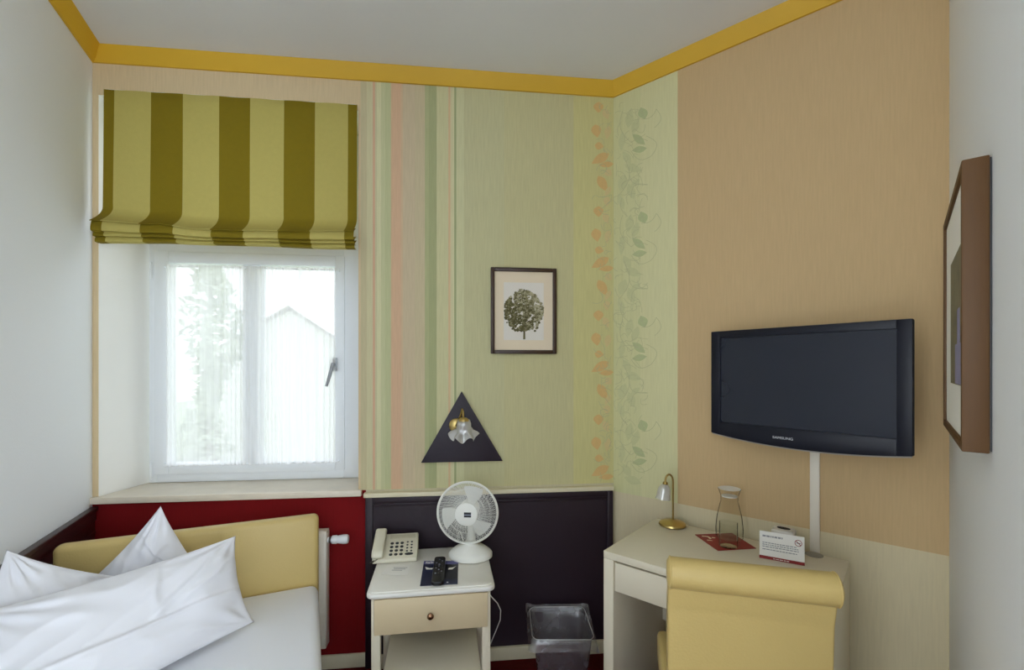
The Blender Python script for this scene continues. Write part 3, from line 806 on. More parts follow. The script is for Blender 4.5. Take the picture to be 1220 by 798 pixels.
k = MB(); k.lathe([(0, 0), (0.006, 0), (0.005, 0.008), (0.012, 0.014), (0.013, 0.020), (0.009, 0.025), (0, 0.027)], 20, M=Tm(ks, 0.006, 0.497) @ Rm(90, 'X')); k.build('knob', 'copper_knob', dro)
m = MB(); m.box((0.0525, 0.03, 0.204), (NW-0.0525, NDp-0.01, 0.222), bevel=0.003); m.build('shelf', 'cream_furniture', ns)

def at(px, py, z):                                  # point of a level surface of height z seen at a pixel
    Y = F*(H-z)/(py-CY); return Vector(((px-CX)/F*Y, Y))
# telephone
pt = at(443.5, 672.5, NZ)
ANG_P = math.radians(9)
ph = thing('telephone', 'ivory push-button telephone on the bedside table', 'telephone', (pt.x-0.002, pt.y, NZ+0.0005), ANG_P)
def wedge(x0, x1, zf0, zb0, dep, m, mi=0, y0=0.0, bev=0.006):
    m.prism([(y0, 0), (dep, 0), (dep, zb0), (y0, zf0)], x0, x1, mi, M=Matrix(((0, 0, 1, 0), (1, 0, 0, 0), (0, 1, 0, 0), (0, 0, 0, 1))), bevel=bev)
m = MB(); wedge(0.0, 0.195, 0.018, 0.074, 0.165, m); m.build('phone_body', 'phone_ivory', ph)
slope = math.atan2(0.056, 0.165)
PM = Tm(0, 0, 0.018) @ Matrix.Rotation(slope, 4, 'X')
m = MB(); m.box((0.066, 0.135, -0.001), (0.182, 0.160, 0.0015), M=PM, bevel=0.0006); m.build('label_strip', 'phone_trim', ph)
for r in range(4):
    for c in range(3):
        m = MB(); m.prism(ellipse(0.078+c*0.0225, 0.028+r*0.0245, 0.0078, 0.0068), -0.001, 0.0032, M=PM, bevel=0.001); m.build('key', 'key_dark', ph)
    for c in range(2):
        m = MB(); m.prism(ellipse(0.148+c*0.019, 0.046+r*0.020, 0.0046, 0.0036, 12), -0.001, 0.0026, M=PM); m.build('memory_key', 'key_dark', ph)
m = MB(); m.prism(ellipse(0.158, 0.027, 0.0185, 0.0072), -0.001, 0.003, M=PM, bevel=0.001); m.build('speaker_key', 'key_dark', ph)
hs_ = MB()
hs_.prism([(-0.004, 0.001), (0.045, 0.001), (0.052, 0.014), (0.112, 0.014), (0.120, 0.001), (0.180, 0.001), (0.184, 0.020), (0.165, 0.033), (0.09, 0.030), (0.015, 0.033), (-0.006, 0.020)], -0.002, 0.048,
          M=Tm(0, 0, 0.022) @ Matrix.Rotation(slope, 4, 'X') @ Matrix(((0, 0, 1, 0), (1, 0, 0, 0), (0, 1, 0, 0), (0, 0, 0, 1))), bevel=0.009, seg=3)
hs_.build('handset', 'phone_ivory', ph)
m = MB(); pts = []
for k in range(60):
    u = k/59; a = k*1.25
    pts.append((0.010-0.035*u+0.004*math.cos(a), -0.006-0.002*u+0.004*math.sin(a)-0.0*u, 0.016-0.012*u+0.002*math.sin(a)))
pts = [(0.024, -0.002, 0.022)]+pts[:26]
m.tube(pts, 0.0012, 5); m.build('cord', 'steel_dark', ph)

def flat_card(name, label, cat, px4, z, m, th=0.0006, group=None):
    q = [at(x, y, z) for x, y in px4]; c = sum(q, Vector((0, 0)))/4
    return q, c
# small white note card
q = [at(x, y, NZ+0.001) for x, y in ((454.5, 684), (485.8, 684.5), (489.8, 672.5), (461.5, 673))]
c = sum(q, Vector((0, 0)))/4
m = MB(); m.prism([(p.x-c.x, p.y-c.y) for p in q], 0, 0.0012)
ca = m.build('note_card', 'paper_white', loc=(c.x, c.y, NZ+0.0005), smooth=False); tag(ca, 'small white paper card in front of the telephone', 'card')
m = MB(); e1 = (q[1]-q[0]); e2 = (q[3]-q[0])
for (u0, u1, v) in ((.3, .85, .7), (.35, .8, .55), (.3, .7, .4)):
    a = q[0]+e1*u0+e2*v-c; b = q[0]+e1*u1+e2*v-c; d = e2*0.05
    m.poly([(a.x, a.y, 0.0015), (b.x, b.y, 0.0015), (b.x+d.x, b.y+d.y, 0.0015), (a.x+d.x, a.y+d.y, 0.0015)])
m.build('writing', 'ink_grey', ca, smooth=False)
# navy brochure
q = [at(x, y, NZ+0.002) for x, y in ((500.4, 697.7), (545.2, 695.4), (546, 668.4), (505.2, 668.4))]
c = sum(q, Vector((0, 0)))/4
br = thing('brochure', 'dark blue glossy brochure lying under the remote control', 'brochure', (c.x, c.y, NZ+0.0005))
def bq(u, v):
    return (q[0]*(1-u)+q[1]*u)*(1-v)+(q[3]*(1-u)+q[2]*u)*v-c
m = MB(); m.prism([(p.x-c.x, p.y-c.y) for p in q], 0, 0.002); m.build('cover', 'brochure_navy', br, smooth=False)
def bpoly(name, uv, mt, z):
    m = MB(); m.poly([(bq(u, v).x, bq(u, v).y, z) for u, v in uv]); return m.build(name, mt, br, smooth=False)
bpoly('dark_field', [(0.42, 0.2), (1, 0.2), (1, 0.84), (0.42, 0.84)], 'brochure_dark', 0.0023)
bpoly('title_band', [(0, 0.85), (1, 0.85), (1, 1), (0, 1)], 'brochure_band', 0.0026)
bpoly('bird', [(0.06, 0.74), (0.10, 0.62), (0.26, 0.62), (0.30, 0.68), (0.18, 0.68)], 'paper_white', 0.0029)
bpoly('bird', [(0.72, 0.60), (0.84, 0.60), (0.95, 0.76), (0.86, 0.70), (0.74, 0.68)], 'paper_white', 0.0029)
bpoly('small_print', [(0.70, 0.05), (0.75, 0.05), (0.75, 0.09), (0.70, 0.09)], 'paper_white', 0.0029)
ang = math.atan2((q[1]-q[0]).y, (q[1]-q[0]).x)
tp_ = bq(0.17, 0.925)
mesh_part('title', text_mesh('fab', 0.030, Tm(tp_.x, tp_.y, 0.0029) @ Matrix.Rotation(ang, 4, 'Z'), 0.0002), 'paper_white', br)
# remote control
ra_, rb_ = at(521.0, 697.5, NZ+0.006), at(524.5, 664.5, NZ+0.012)
rd = (rb_-ra_); rl = rd.length; rc_ = thing('remote_control', 'black remote control lying on the blue brochure', 'remote control', (ra_.x, ra_.y, NZ+0.0032), math.atan2(rd.y, rd.x)-math.pi/2)
hw = 0.0245
m = MB(); m.prism(rrect(-hw, 0, hw, rl, 0.016, 6), 0, 0.017, bevel=0.005, seg=3); m.build('remote_body', 'black_plastic', rc_)
for r in range(9):
    for c_ in range(3):
        if r in (4,) and c_ != 1: continue
        m = MB(); m.box((-0.015+c_*0.012, rl*0.30+r*rl*0.068, 0.0165), (-0.009+c_*0.012, rl*0.30+r*rl*0.068+0.006, 0.0185), bevel=0.001)
        m.build('button', 'key_grey' if (r in (4, 5) and c_ == 1) or (r+c_) % 3 == 0 else 'steel_dark', rc_)

# desk fan
fx, fy = -0.190, 2.095
fan = thing('desk_fan', 'small white table fan with a round wire guard on the bedside table', 'fan', (fx, fy, NZ+0.0005), math.radians(-3))
m = MB(); m.lathe([(0, 0), (0.094, 0), (0.100, 0.004), (0.100, 0.018), (0.094, 0.026), (0.070, 0.044), (0.040, 0.056), (0.026, 0.066), (0.022, 0.075), (0, 0.077)], 40, sy=0.86); m.build('base', 'fan_white', fan)
m = MB(); m.tube([(0, 0.01, 0.06), (0, 0.018, 0.10), (0, 0.030, 0.135), (0, 0.045, 0.165)], [0.021, 0.018, 0.017, 0.018], 16); m.build('neck', 'fan_white', fan)
FC = Tm(-0.012, -0.015, 0.206) @ Rm(-3, 'X') @ Rm(90, 'X')      # local z now points to the viewer
m = MB(); m.lathe([(0, -0.115), (0.030, -0.113), (0.043, -0.10), (0.046, -0.055), (0.040, -0.03), (0.012, -0.028), (0.008, 0.0), (0, 0)], 28, M=FC); m.build('motor_housing', 'fan_white', fan)
FR = 0.137
def guard_pt(r, a, front):
    u = r/FR
    z = (0.030*(1-u**2.6)+0.006) if front else (-0.032*(1-u**2.6)-0.006)
    return (r*math.cos(a), r*math.sin(a), z)
for front in (True, False):
    m = MB(); nr = 84 if front else 44
    for k in range(nr):
        a0 = 2*math.pi*k/nr
        for tw in ((0.42, -0.42) if front else (0.3,)):
            pts = []
            for j in range(9):
                r = 0.046+(FR-0.047)*j/8; pts.append(guard_pt(r, a0+tw*j/8, front))
            m.tube(pts, 0.00085, 3, M=FC, cap=False)
    for r in ((0.06, 0.085, 0.11) if front else (0.07, 0.1)):
        m.tube([guard_pt(r, 2*math.pi*k/56, front) for k in range(56)], 0.0008, 4, M=FC, closed=True)
    m.build('front_guard' if front else 'rear_guard', 'fan_white', fan)
m = MB(); m.tube([(FR*math.cos(2*math.pi*k/72), FR*math.sin(2*math.pi*k/72), 0) for k in range(72)], 0.0055, 8, M=FC, closed=True); m.build('guard_rim', 'fan_white', fan)
m = MB(); m.lathe([(0, 0.041), (0.045, 0.0405), (0.051, 0.037), (0.0525, 0.031), (0.049, 0.029), (0, 0.029)], 40, M=FC); hub = m.build('hub_badge', 'fan_white', fan)
m = MB(); SH = Matrix.Shear('XY', 4, (0.15, 0)) ; m.box((-0.016, 0.0015, 0.0412), (0.016, 0.011, 0.0418), M=FC @ SH); m.box((-0.016, -0.011, 0.0412), (0.016, -0.0025, 0.0418), M=FC @ SH); m.build('badge_print', 'black_plastic', hub, smooth=False)
m = MB(); m.box((-0.016, -0.0025, 0.0410), (0.016, 0.0015, 0.0416), M=FC @ SH); m.build('badge_stripe', 'key_grey', hub, smooth=False)
for k in range(3):
    b_ = MB(); a0 = math.radians(62+120*k)
    def blade(u, v, a0=a0):
        r = 0.012+0.108*u; wdt = 0.22+0.42*math.sin(min(1, u*1.05)*math.pi*0.62)
        a = a0+(v-.5)*2*wdt*0.62+0.25*u
        return (r*math.cos(a), r*math.sin(a), -0.004+(v-.5)*0.026)
    b_.grid(blade, 10, 8, M=FC); b_.build('blade', 'fan_blade', fan, angle=180)
# cable: leaves the back of the base, drops behind the table and loops beside its right leg
m = MB(); m.tube([(-0.03, 0.080, 0.012), (-0.06, 0.105, 0.012), (-0.078, 0.118, 0.030), (-0.080, 0.128, 0.058), (-0.074, 0.140, 0.066), (-0.066, 0.148, 0.045), (-0.05, 0.150, -0.03), (0.02, 0.150, -0.16), (0.08, 0.148, -0.255),
               (0.112, 0.142, -0.285), (0.128, 0.135, -0.315), (0.126, 0.132, -0.36), (0.105, 0.135, -0.415), (0.07, 0.140, -0.50), (0.03, 0.142, -0.585)], 0.0025, 8)
m.build('power_cable', 'fan_white', fan)

# wall socket plug cable piece behind the table
# ------------------------------------------------------------------ waste bin
bn = thing('waste_bin', 'square translucent waste bin lined with a clear plastic bag', 'bin', (0.222, 2.115, 0), math.radians(1))
def sq_ring(hx, hy, r, z, n=6):
    return [(x, y, z) for x, y in rrect(-hx, -hy, hx, hy, r, n)]
def loft(m, rings, mi=0, capb=False):
    V = [[m.bm.verts.new(p) for p in r] for r in rings]
    for A, B_ in zip(V, V[1:]):
        n = len(A)
        for i in range(n): m.bm.faces.new((A[i], A[(i+1) % n], B_[(i+1) % n], B_[i])).material_index = mi
    if capb: m.bm.faces.new(V[0][::-1])
m = MB(); loft(m, [sq_ring(0.098, 0.098, 0.02, 0.002), sq_ring(0.128, 0.128, 0.025, 0.262)], capb=True); m.build('bin_body', 'bin_plastic', bn)
m = MB(); rnd = random.Random(4)
rings = []
prof = [(0.092, 0.03), (0.105, 0.12), (0.120, 0.235), (0.131, 0.278), (0.134, 0.281), (0.139, 0.275), (0.142, 0.262), (0.147, 0.245), (0.151, 0.224)]
for k, (h, z) in enumerate(prof):
    ring = []
    for i, (x, y, _) in enumerate(sq_ring(h, h, 0.03, z, 10)):
        n1 = noise.noise(Vector((x*18, y*18, k*0.7)))*(0.010 if k < 3 else 0.002 if k < 6 else 0.011)
        d = Vector((x, y)).normalized(); w = 0.0
        if k >= 6: w = (k-5)*0.006*abs(noise.noise(Vector((x*26, y*26, 9))))
        dz = 0.0
        if k >= 7: dz = 0.03*noise.noise(Vector((x*9, y*9, 3)))+(0.05 if y > 0.05 else 0)
        ring.append((x+d.x*(n1+w), y+d.y*(n1+w), z+dz))
    rings.append(ring)
loft(m, rings); m.build('liner', 'liner_film', bn, angle=60)
m = MB(); rim = [(x+0.0015*noise.noise(Vector((x*40, y*40, 1))), y, z+0.004*noise.noise(Vector((x*22, y*22, 5)))) for x, y, z in sq_ring(0.1345, 0.1345, 0.03, 0.2815, 10)]
m.tube(rim, 0.0016, 6, closed=True); m.build('rim_fold', 'frosted_shade', bn)

# ------------------------------------------------------------------ desk
DA = Vector((0.759, -0.651)).normalized()
dkl = at(719, 655.5, 0.75)
DWd = 0.735; DDp = 0.50
desk = thing('desk', 'small white writing desk with one drawer in front of the beige wall', 'desk', (dkl.x, dkl.y, 0), ANG_D)
m = MB(); m.box((0, 0, 0.722), (DWd, DDp, 0.75), bevel=0.002); m.build('desktop', 'desk_white', desk)
for xx in (0.0, DWd-0.042):
    m = MB(); m.box((xx, 0.0, 0), (xx+0.042, DDp, 0.7215), bevel=0.002); m.build('side_panel', 'desk_white', desk)
m = MB(); m.box((0.0425, DDp-0.03, 0.30), (DWd-0.0425, DDp-0.014, 0.7215)); m.build('back_panel', 'desk_white', desk)
m = MB(); m.box((0.046, 0.004, 0.605), (DWd-0.046, 0.022, 0.714), bevel=0.002); m.box((0.055, 0.022, 0.612), (DWd-0.055, 0.40, 0.62)); m.build('drawer', 'desk_white', desk)
m = MB(); m.prism(ellipse(0, 0, 0.030, 0.030, 28), 0, 0.002, bevel=0.0008); gp = at(970, 661, 0.75); loc = Matrix.Rotation(-ANG_D, 2) @ (gp-dkl)
m2 = MB(); m2.prism(ellipse(loc.x, loc.y, 0.030, 0.030, 28), 0.7502, 0.7522, bevel=0.0008); m2.build('cable_grommet', 'grommet_grey', desk)
DZ = 0.7505

# desk lamp
lp = at(800.5, 625, 0.75)
lam = thing('desk_lamp', 'small brass desk lamp with a frosted glass shade at the desk corner', 'lamp', (lp.x, lp.y-0.008, DZ))
m = MB(); m.lathe([(0, 0), (0.056, 0), (0.059, 0.004), (0.057, 0.011), (0.044, 0.019), (0.022, 0.023), (0.010, 0.026), (0, 0.027)], 36); m.build('base', 'brass', lam)
m = MB(); pts = [(0.002, 0, 0.02), (0.002, 0, 0.10), (0.002, 0, 0.195)]
for k in range(1, 10):
    a = math.pi*k/10*1.02; pts.append((0.002-0.018+0.018*math.cos(a), -0.003*k/10, 0.195+0.034*math.sin(a)))
pts.append((-0.034, -0.004, 0.188)); m.tube(pts, 0.0042, 10); m.build('stem', 'antique_brass', lam)
m = MB(); m.lathe([(0, 0), (0.010, 0), (0.012, -0.006), (0.010, -0.014), (0, -0.015)], 18, M=Tm(-0.034, -0.004, 0.196)); m.build('shade_holder', 'antique_brass', lam)
def scal(k, a, r, z): return (r*(1+0.03*k/6*math.cos(6*a)), z)
m = MB(); m.lathe([(0.010, 0.0), (0.018, -0.006), (0.026, -0.020), (0.029, -0.040), (0.030, -0.054), (0.033, -0.066)], 36, M=Tm(-0.036, -0.006, 0.186) @ Rm(8, 'Y'), rfun=scal); m.build('lamp_shade', 'frosted_shade', lam)

# red card mat
q = [at(x, y, 0.75) for x, y in ((828, 637.2), (855.3, 656.3), (901, 653.6), (872, 635.5))]
c = sum(q, Vector((0, 0)))/4
m = MB(); m.prism([(p.x-c.x, p.y-c.y) for p in q], 0, 0.002)
rm = m.build('paper_mat', 'card_red', loc=(c.x, c.y, DZ), smooth=False); tag(rm, 'dark red paper mat under the carafe and tumbler', 'mat')
m = MB()
def mq(u, v): return (q[0]*(1-u)+q[1]*u)*(1-v)+(q[3]*(1-u)+q[2]*u)*v-c
for pts in ([(.10, .12), (.16, .10), (.20, .22), (.34, .20), (.30, .28), (.15, .26)], [(.36, .10), (.42, .09), (.46, .22), (.41, .2)], [(.22, .32), (.28, .30), (.30, .38), (.24, .38)]):
    m.poly([(mq(*p).x, mq(*p).y, 0.0024) for p in pts])
m.build('mat_emblem', 'mat_cream', rm, smooth=False)
# carafe with paper lid, tumbler
cp = at(869, 641, 0.75)
cf = thing('carafe', 'clear glass water carafe with a white paper lid on the red mat', 'carafe', (cp.x, cp.y, DZ+0.0022))
def vessel(prof_out, th, n=40):
    inn = [(max(r-th, 0.001), z) for r, z in prof_out]
    inn[0] = (inn[0][0], inn[0][1]+th*1.8)
    return [(0, prof_out[0][1])]+prof_out+inn[::-1]+[(0, inn[0][1])]
m = MB(); m.lathe(vessel([(0.046, 0), (0.052, 0.006), (0.053, 0.04), (0.048, 0.09), (0.039, 0.13), (0.033, 0.155), (0.034, 0.175), (0.041, 0.196), (0.044, 0.203)], 0.0022), 44); m.build('glass_body', 'carafe_glass', cf)
m = MB(); m.lathe([(0, 0.2035), (0.042, 0.2035), (0.043, 0.205), (0.0, 0.2052)], 36); m.build('paper_lid', 'paper_white', cf)
m = MB(); m.lathe([(0, 0.171), (0.0305, 0.171), (0.0305, 0.175), (0, 0.1752)], 30); m.build('neck_reflection', 'paper_white', cf)  # white disc stands in for the reflection in the neck glass
tp2 = at(868, 650, 0.75)
tu = MB(); tu.lathe(vessel([(0.031, 0), (0.034, 0.003), (0.0335, 0.095)], 0.002), 36)
thin('tumbler_glass', 'fcfcfb', 'ffffff', 0.06, 'pane', 0.05)
to = tu.build('tumbler', 'tumbler_glass', loc=(tp2.x-0.006, tp2.y-0.012, DZ+0.0022)); tag(to, 'clear straight drinking glass in front of the carafe', 'glass')

# tent card
bl_, brr = at(904.7, 664.3, 0.75), at(958.8, 674.3, 0.75)
tc_ = thing('tent_card', 'white no smoking card with a red foot strip on the desk', 'card', (bl_.x, bl_.y, DZ), math.atan2((brr-bl_).y, (brr-bl_).x))
tw_ = (brr-bl_).length; th_ = 0.098
TL = Rm(-12, 'X')                                   # leans back
m = MB(); m.box((0, 0, 0), (tw_, 0.0008, th_), M=TL); m.build('card_front', 'paper_white', tc_, smooth=False)
m = MB(); m.box((0, -0.0008, 0), (tw_, 0, th_), M=Tm(0, 2*th_*math.sin(math.radians(12))+0.001, 0) @ Rm(12, 'X')); m.build('card_back', 'paper_white', tc_, smooth=False)
m = MB(); m.box((0, -0.0006, 0.0), (tw_, -0.0001, 0.011), M=TL); m.build('red_strip', 'card_red', tc_, smooth=False)
m = MB(); rnd = random.Random(2)
def words(z, x0, x1, h, m):
    x = x0
    while x < x1:
        w = rnd.uniform(0.004, 0.011); w = min(w, x1-x)
        m.box((x, -0.0005, z), (x+w, -0.0001, z+h), M=TL); x += w+0.002
words(0.0785, 0.010, 0.075, 0.006, m); words(0.0565, 0.010, 0.118, 0.003, m); words(0.0495, 0.010, 0.124, 0.003, m); words(0.0425, 0.010, 0.125, 0.003, m); words(0.033, 0.010, 0.120, 0.003, m)
m.build('printed_lines', 'ink_grey', tc_, smooth=False)
m = MB(); words(0.004, 0.045, 0.095, 0.002, m); m.build('strip_lettering', 'paper_white', tc_, smooth=False).location.y = -0.0006
sc = Vector((tw_-0.019, 0.074)); m = MB()
ring = [(sc.x+0.0115*math.cos(2*math.pi*k/40), -0.0006, sc.y+0.0115*math.sin(2*math.pi*k/40)) for k in range(40)]
rin = [(sc.x+0.0095*math.cos(2*math.pi*k/40), -0.0006, sc.y+0.0095*math.sin(2*math.pi*k/40)) for k in range(40)]
for k in range(40): m.poly([ring[k], ring[(k+1) % 40], rin[(k+1) % 40], rin[k]], M=TL)
a = math.radians(-45); dx, dz = math.cos(a), math.sin(a)
m.poly([(sc.x-dx*.0105-dz*.0011*-1, -0.0007, sc.y-dz*.0105-dx*.0011), (sc.x+dx*.0105+dz*.0011, -0.0007, sc.y+dz*.0105-dx*.0011), (sc.x+dx*.0105-dz*.0011, -0.0007, sc.y+dz*.0105+dx*.0011), (sc.x-dx*.0105-dz*.0011, -0.0007, sc.y-dz*.0105+dx*.0011)], M=TL)
m.build('no_smoking_sign', 'card_red', tc_, smooth=False)
m = MB(); m.box((sc.x-0.0065, -0.0006, sc.y-0.0012), (sc.x+0.0065, -0.0001, sc.y+0.0012), M=TL); m.build('cigarette', 'ink_blue', tc_, smooth=False)
# white box with a dark oval opening behind the card
wb = thing('tissue_box', 'small white box with a dark oval opening behind the no smoking card', 'box', (1.052, 1.768, DZ), ANG_D)
m = MB(); m.prism(rrect(-0.037, -0.036, 0.037, 0.036, 0.014), 0, 0.088, bevel=0.008, seg=3); m.build('box_body', 'box_white', wb)
m = MB(); m.prism(ellipse(0.0, 0.0, 0.023, 0.014, 28), 0.0882, 0.0892); m.build('opening', 'black_hole', wb)

# ------------------------------------------------------------------ chair
ch0 = Vector((0.425, 1.255)); cdir = Vector((0.968, -0.250)).normalized(); ANG_C = math.atan2(cdir.y, cdir.x)
CWd = 0.415
chair = thing('scroll_back_chair', 'yellow leather chair with a rolled top back at the desk', 'chair', (ch0.x, ch0.y, 0), ANG_C)
m = MB(); rr_ = 0.041; zc = 0.900
m.lathe([(0, 0), (rr_*0.75, 0.001), (rr_, 0.008), (rr_, CWd-0.008), (rr_*0.75, CWd-0.001), (0, CWd)], 32, M=Tm(0, 0, zc) @ Rm(90, 'Y')); m.build('back_roll', 'yellow_leather', chair)
for xx in (0.009, CWd-0.009):
    m = MB(); m.tube([(xx, (rr_+0.0005)*math.cos(2*math.pi*k/36), zc+(rr_+0.0005)*math.sin(2*math.pi*k/36)) for k in range(36)], 0.0018, 6, closed=True); m.build('piping', 'yellow_leather', chair)
m = MB(); m.prism([(-0.012, zc-0.03), (0.045, zc-0.015), (0.060, zc-0.10), (0.070, 0.55), (0.070, 0.42), (0.020, 0.42), (0.018, 0.60), (0.006, zc-0.10)], 0.004, CWd-0.006,
              M=Matrix(((0, 0, 1, 0), (1, 0, 0, 0), (0, 1, 0, 0), (0, 0, 0, 1))), bevel=0.008, seg=3); m.build('backrest', 'yellow_leather', chair)
m = MB(); m.box((0.0, 0.072, 0.38), (CWd, 0.47, 0.485), bevel=0.018, seg=3); m.build('seat', 'yellow_leather', chair)
for xx in (0.008, CWd-0.048):
    for yy, zt in ((0.022, 0.42), (0.42, 0.382)):
        m = MB(); m.prism([(xx, yy), (xx+0.04, yy), (xx+0.04, yy+0.04), (xx, yy+0.04)], 0, zt, bevel=0.004); m.build('leg', 'dark_wood', chair)

# ------------------------------------------------------------------ television
tl_ = Vector((0.854, 1.936)); trr = Vector((1.244, 1.410)); tdir = (trr-tl_).normalized(); TW = (trr-tl_).length
tcn = (tl_+trr)/2
tv = thing('television', 'black flat television on the beige wall above the desk', 'television', (tcn.x, tcn.y, 1.188), math.atan2(tdir.y, tdir.x))
hw = TW/2; TH = 0.424
def bottom(x): return -0.024*(1-(x/hw)**2)
out = [(hw, TH-0.004), (hw-0.004, TH), (-hw+0.004, TH), (-hw, TH-0.004)]+[(-hw+2*hw*k/24, bottom(-hw+2*hw*k/24)) for k in range(25)]
sxl, sxr, szb, szt = -hw+0.040, hw-0.040, 0.048, TH-0.030
m = MB()
m.prism(out, 0, 0.012, M=UPRIGHT, bevel=0.003)       # rear half of the bezel slab (drawing z -> -y)
# bezel frame as four bars in front, so that the screen sits in a shallow recess
m.prism([(-hw+0.001, bottom(-hw)), (sxl, bottom(sxl)), (sxl, TH-0.001), (-hw+0.001, TH-0.001)], 0.010, 0.020, M=UPRIGHT, bevel=0.002)
m.prism([(sxr, bottom(sxr)), (hw-0.001, bottom(hw)), (hw-0.001, TH-0.001), (sxr, TH-0.001)], 0.010, 0.020, M=UPRIGHT, bevel=0.002)
m.prism([(sxl, szt), (sxr, szt), (sxr, TH-0.001), (sxl, TH-0.001)], 0.010, 0.020, M=UPRIGHT, bevel=0.0015)
m.prism([(sxl+(sxr-sxl)*k/20, bottom(sxl+(sxr-sxl)*k/20)) for k in range(21)]+[(sxr, szb), (sxl, szb)], 0.010, 0.020, M=UPRIGHT, bevel=0.0015)
bz = m.build('bezel', 'tv_black', tv)
m = MB(); m.box((sxl-0.001, -0.0135, szb-0.001), (sxr+0.001, -0.0121, szt+0.001)); m.build('screen', 'tv_screen', tv)
m = MB(); m.box((-hw+0.01, -0.001, 0.0), (hw-0.01, 0.030, TH-0.01), bevel=0.008); m.box((-hw+0.08, 0.03, 0.05), (hw-0.08, 0.065, TH-0.06), bevel=0.015, seg=3); m.build('rear_shell', 'tv_side', tv)
m = MB(); m.tube([(-hw+0.004+(2*hw-0.008)*k/28, -0.012, bottom(-hw+0.004+(2*hw-0.008)*k/28)-0.0025) for k in range(29)], 0.003, 6); m.build('chrome_edge', 'tv_silver', tv)
mesh_part('logo', text_mesh('SAMSUNG', 0.0125, Tm(-0.045, -0.0203, 0.010) @ UPRIGHT @ Matrix.Diagonal((1.25, 1, 1, 1)), 0.0003), 'logo_silver', tv)
wx = 2.151
nD = Vector((0.651, 0.759)).normalized()
m = MB(); gap = (CC.dot(ND)-tcn.dot(ND))            # distance from panel centre to wall
wa = math.atan2(tdir.y, tdir.x)
m.box((-0.05, 0.065, 0.14), (0.05, 0.075, 0.24))
dloc = Matrix.Rotation(-wa, 2) @ (ND*(gap-0.012))
m.tube([(0, 0.073, 0.19), (dloc.x, dloc.y, 0.19)], 0.018, 12)
m.box((-0.06, -0.011, -0.06), (0.06, 0.0, 0.06), M=Tm(dloc.x, dloc.y, 0.19) @ Matrix.Rotation(ANG_D-wa, 4, 'Z') @ Tm(0, 0.011, 0)); m.build('wall_arm', 'tv_side', tv)

# cable trunking under the television
s_t = D(971.2)[0]
m = MB(); m.box((s_t-0.0165, -0.014, 0.60), (s_t+0.0165, -0.0006, 1.27), bevel=0.003)
ct = m.build('cable_trunking', 'trunking', loc=(CC.x, CC.y, 0), rotz=ANG_D); tag(ct, 'vertical white cable trunking from the television down to the desk', 'cable cover')

# ------------------------------------------------------------------ pictures
def rect_frame(m, s0, z0, s1, z1, b, y0, y1, bev=0.002):
    m.box((s0, y0, z0), (s0+b, y1, z1), bevel=bev); m.box((s1-b, y0, z0), (s1, y1, z1), bevel=bev)
    m.box((s0+b, y0, z0), (s1-b, y1, z0+b), bevel=bev); m.box((s0+b, y0, z1-b), (s1-b, y1, z1), bevel=bev)
ps0, pz1 = B(584.5, 319); ps1, pz0 = B(662.3, 421.5); pz0 = B(623, 421.5)[1]; pz1 = B(623, 319.8)[1]
cxp = (ps0+ps1)/2
loc = LC+DB*cxp
pic = thing('framed_picture', 'small brown framed print of a round tree above the wall lamp', 'picture', (loc.x, loc.y, pz0), ANG_B)
pw, phh = ps1-ps0, pz1-pz0
m = MB(); rect_frame(m, -pw/2, 0, pw/2, phh, 0.019, -0.022, -0.001, 0.003); m.build('frame', 'frame_brown', pic)
m = MB(); m.box((-pw/2+0.018, -0.010, 0.018), (pw/2-0.018, -0.006, phh-0.018)); m.build('mount', 'mat_cream', pic, smooth=False)
x0, x1, z0, z1 = -pw*0.305, pw*0.305, phh*0.16, phh*0.83
m = MB(); m.poly([(x0, -0.0104, z0), (x1, -0.0104, z0), (x1, -0.0104, z1), (x0, -0.0104, z1)]); pr = m.build('print', 'print_white', pic, smooth=False)
m = MB(); rnd = random.Random(8)
cxx, czz = 0.0, phh*0.497
rx, rz = pw*0.31, phh*0.262
for k in range(1900):
    a = rnd.random()*6.28; r = rnd.random()**0.56; wob = 0.96+0.16*noise.noise(Vector((math.cos(a)*2, math.sin(a)*2, 0)))
    x = cxx+r*rx*math.cos(a)*wob; z = czz+r*rz*math.sin(a)*wob
    if noise.noise(Vector((x*45, z*45, 2))) > 0.30: continue
    if z < z0+0.045: continue
    L = rnd.uniform(0.003, 0.0085); b = rnd.random()*6.28
    if x-L < x0: x = x0+L
    light = (x-cxx)*4+(z-czz)*2.5+rnd.uniform(-.55, .55)
    mi = 0 if light < -0.1 else 1 if light < 0.35 else 2
    pts = [(x+L*math.cos(b+q)*(1 if q % 2 else .6), -0.0106-0.0001*(k % 5), z+L*math.sin(b+q)*0.8) for q in (0, 1.2, 2.4, 3.6, 5.0)]
    m.poly(pts[::-1], mi)
m.poly([(-0.003, -0.0107, z0+0.004), (0.008, -0.0107, z0+0.004), (0.006, -0.0107, z0+0.10), (-0.001, -0.0107, z0+0.10)], 0)
m.poly([(0.0, -0.0107, z0+0.06), (0.003, -0.0107, z0+0.06), (0.035, -0.0107, z0+0.10), (0.031, -0.0107, z0+0.10)], 0)
m.build('tree_drawing', ['leaf_dark', 'leaf_mid', 'leaf_pale'], pr, smooth=False)

# deep framed picture on the right wall (seen from the side)
rp = Vector((0.839, 0.797)); rl_ = 0.50; rz0, rz1 = 1.309, 1.834
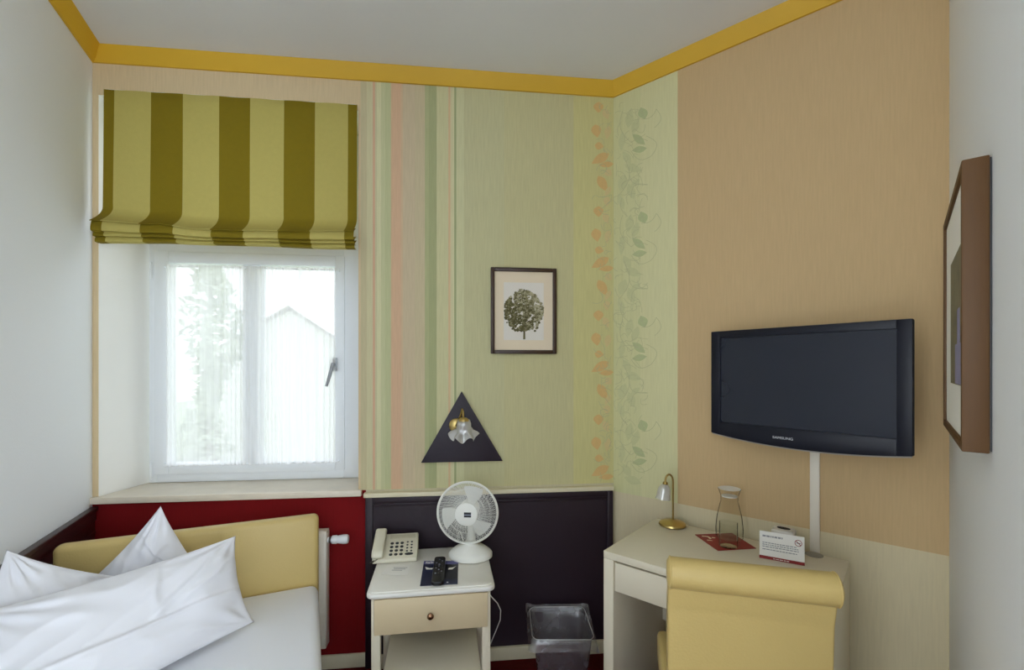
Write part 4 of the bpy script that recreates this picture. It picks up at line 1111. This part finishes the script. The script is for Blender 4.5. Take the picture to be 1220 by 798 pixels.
# wall frame: x runs along the wall away from the viewer's right, room towards -y when walking RC -> viewer
base = RC+DR*((rp-RC).dot(DR))
rpic = thing('framed_picture', 'deep walnut box frame with white mount hanging on the right white wall', 'picture', (base.x, base.y, rz0), math.atan2(DR.y, DR.x))
hh = rz1-rz0; x1 = 0.0; x0 = -rl_; dep = -0.039
m = MB(); rect_frame(m, x0, 0, x1, hh, 0.016, dep, -0.003, 0.0025); m.build('frame', 'frame_walnut', rpic)
m = MB(); m.box((x0+0.015, dep+0.006, 0.015), (x1-0.015, dep+0.010, hh-0.015)); m.build('mount', 'paper_white', rpic, smooth=False)
m = MB(); m.box((x1-0.326, dep+0.0045, 0.116), (x1-0.07, dep+0.0062, 0.39)); pr2 = m.build('print', 'print_flowers', rpic, smooth=False)
m = MB(); m.box((x1-0.20, dep+0.0040, 0.118), (x1-0.072, dep+0.0046, 0.20)); m.box((x1-0.15, dep+0.0040, 0.20), (x1-0.10, dep+0.0046, 0.27)); m.build('lilac_flowers', 'print_lilac', pr2, smooth=False)
m = MB(); m.box((x0+0.004, -0.0035, 0.004), (x1-0.004, -0.0008, hh-0.004)); m.build('backing_board', 'black_plastic', rpic, smooth=False)

# ------------------------------------------------------------------ triangular wall lamp
t0, tz0 = B(502, 550.5); t1, tz0b = B(598.5, 548); tt, tz1 = B(550, 466)
loc = LC+DB*tt; zb = (tz0+tz0b)/2
wlp = thing('wall_lamp', 'dark violet triangular wall lamp with a frilled white glass shade', 'lamp', (loc.x, loc.y, zb), ANG_B)
m = MB(); m.prism([(t0-tt, 0), (t1-tt, 0), (0, tz1-zb)], 0.001, 0.019, M=UPRIGHT, bevel=0.001); m.build('back_plate', 'triangle_violet', wlp)
la, lz = B(543.5, 506); la -= tt; lz -= zb
m = MB(); m.lathe([(0, 0), (0.034, 0), (0.035, 0.004), (0.030, 0.010), (0.012, 0.014), (0, 0.015)], 32, M=Tm(la, -0.019, lz) @ Rm(90, 'X')); m.build('rosette', 'brass', wlp)
m = MB(); pts = [(la, -0.03, lz), (la+0.004, -0.055, lz+0.010), (la+0.022, -0.082, lz+0.055), (la+0.030, -0.095, lz+0.088), (la+0.034, -0.100, lz+0.078), (la+0.036, -0.100, lz+0.040)]
m.tube(pts, 0.005, 10); m.build('arm', 'antique_brass', wlp)
m = MB(); m.lathe([(0, 0.012), (0.014, 0.010), (0.024, 0.002), (0.026, -0.006), (0, -0.008)], 24, M=Tm(la+0.037, -0.100, lz+0.036)); m.build('shade_holder', 'brass', wlp)
def frill(k, a, r, z):
    w = max(0, (k-3)/4.0)
    return (r*(1+0.17*w*math.cos(6*a)), z+0.016*w*math.cos(6*a+0.6))
m = MB(); m.lathe([(0.012, 0.0), (0.030, -0.004), (0.0335, -0.018), (0.0345, -0.036), (0.037, -0.050), (0.047, -0.060), (0.058, -0.070), (0.065, -0.083)], 72, M=Tm(la+0.038, -0.100, lz+0.036) @ Rm(14, 'X'), rfun=frill)
m.build('glass_shade', 'frosted_shade', wlp, angle=180)
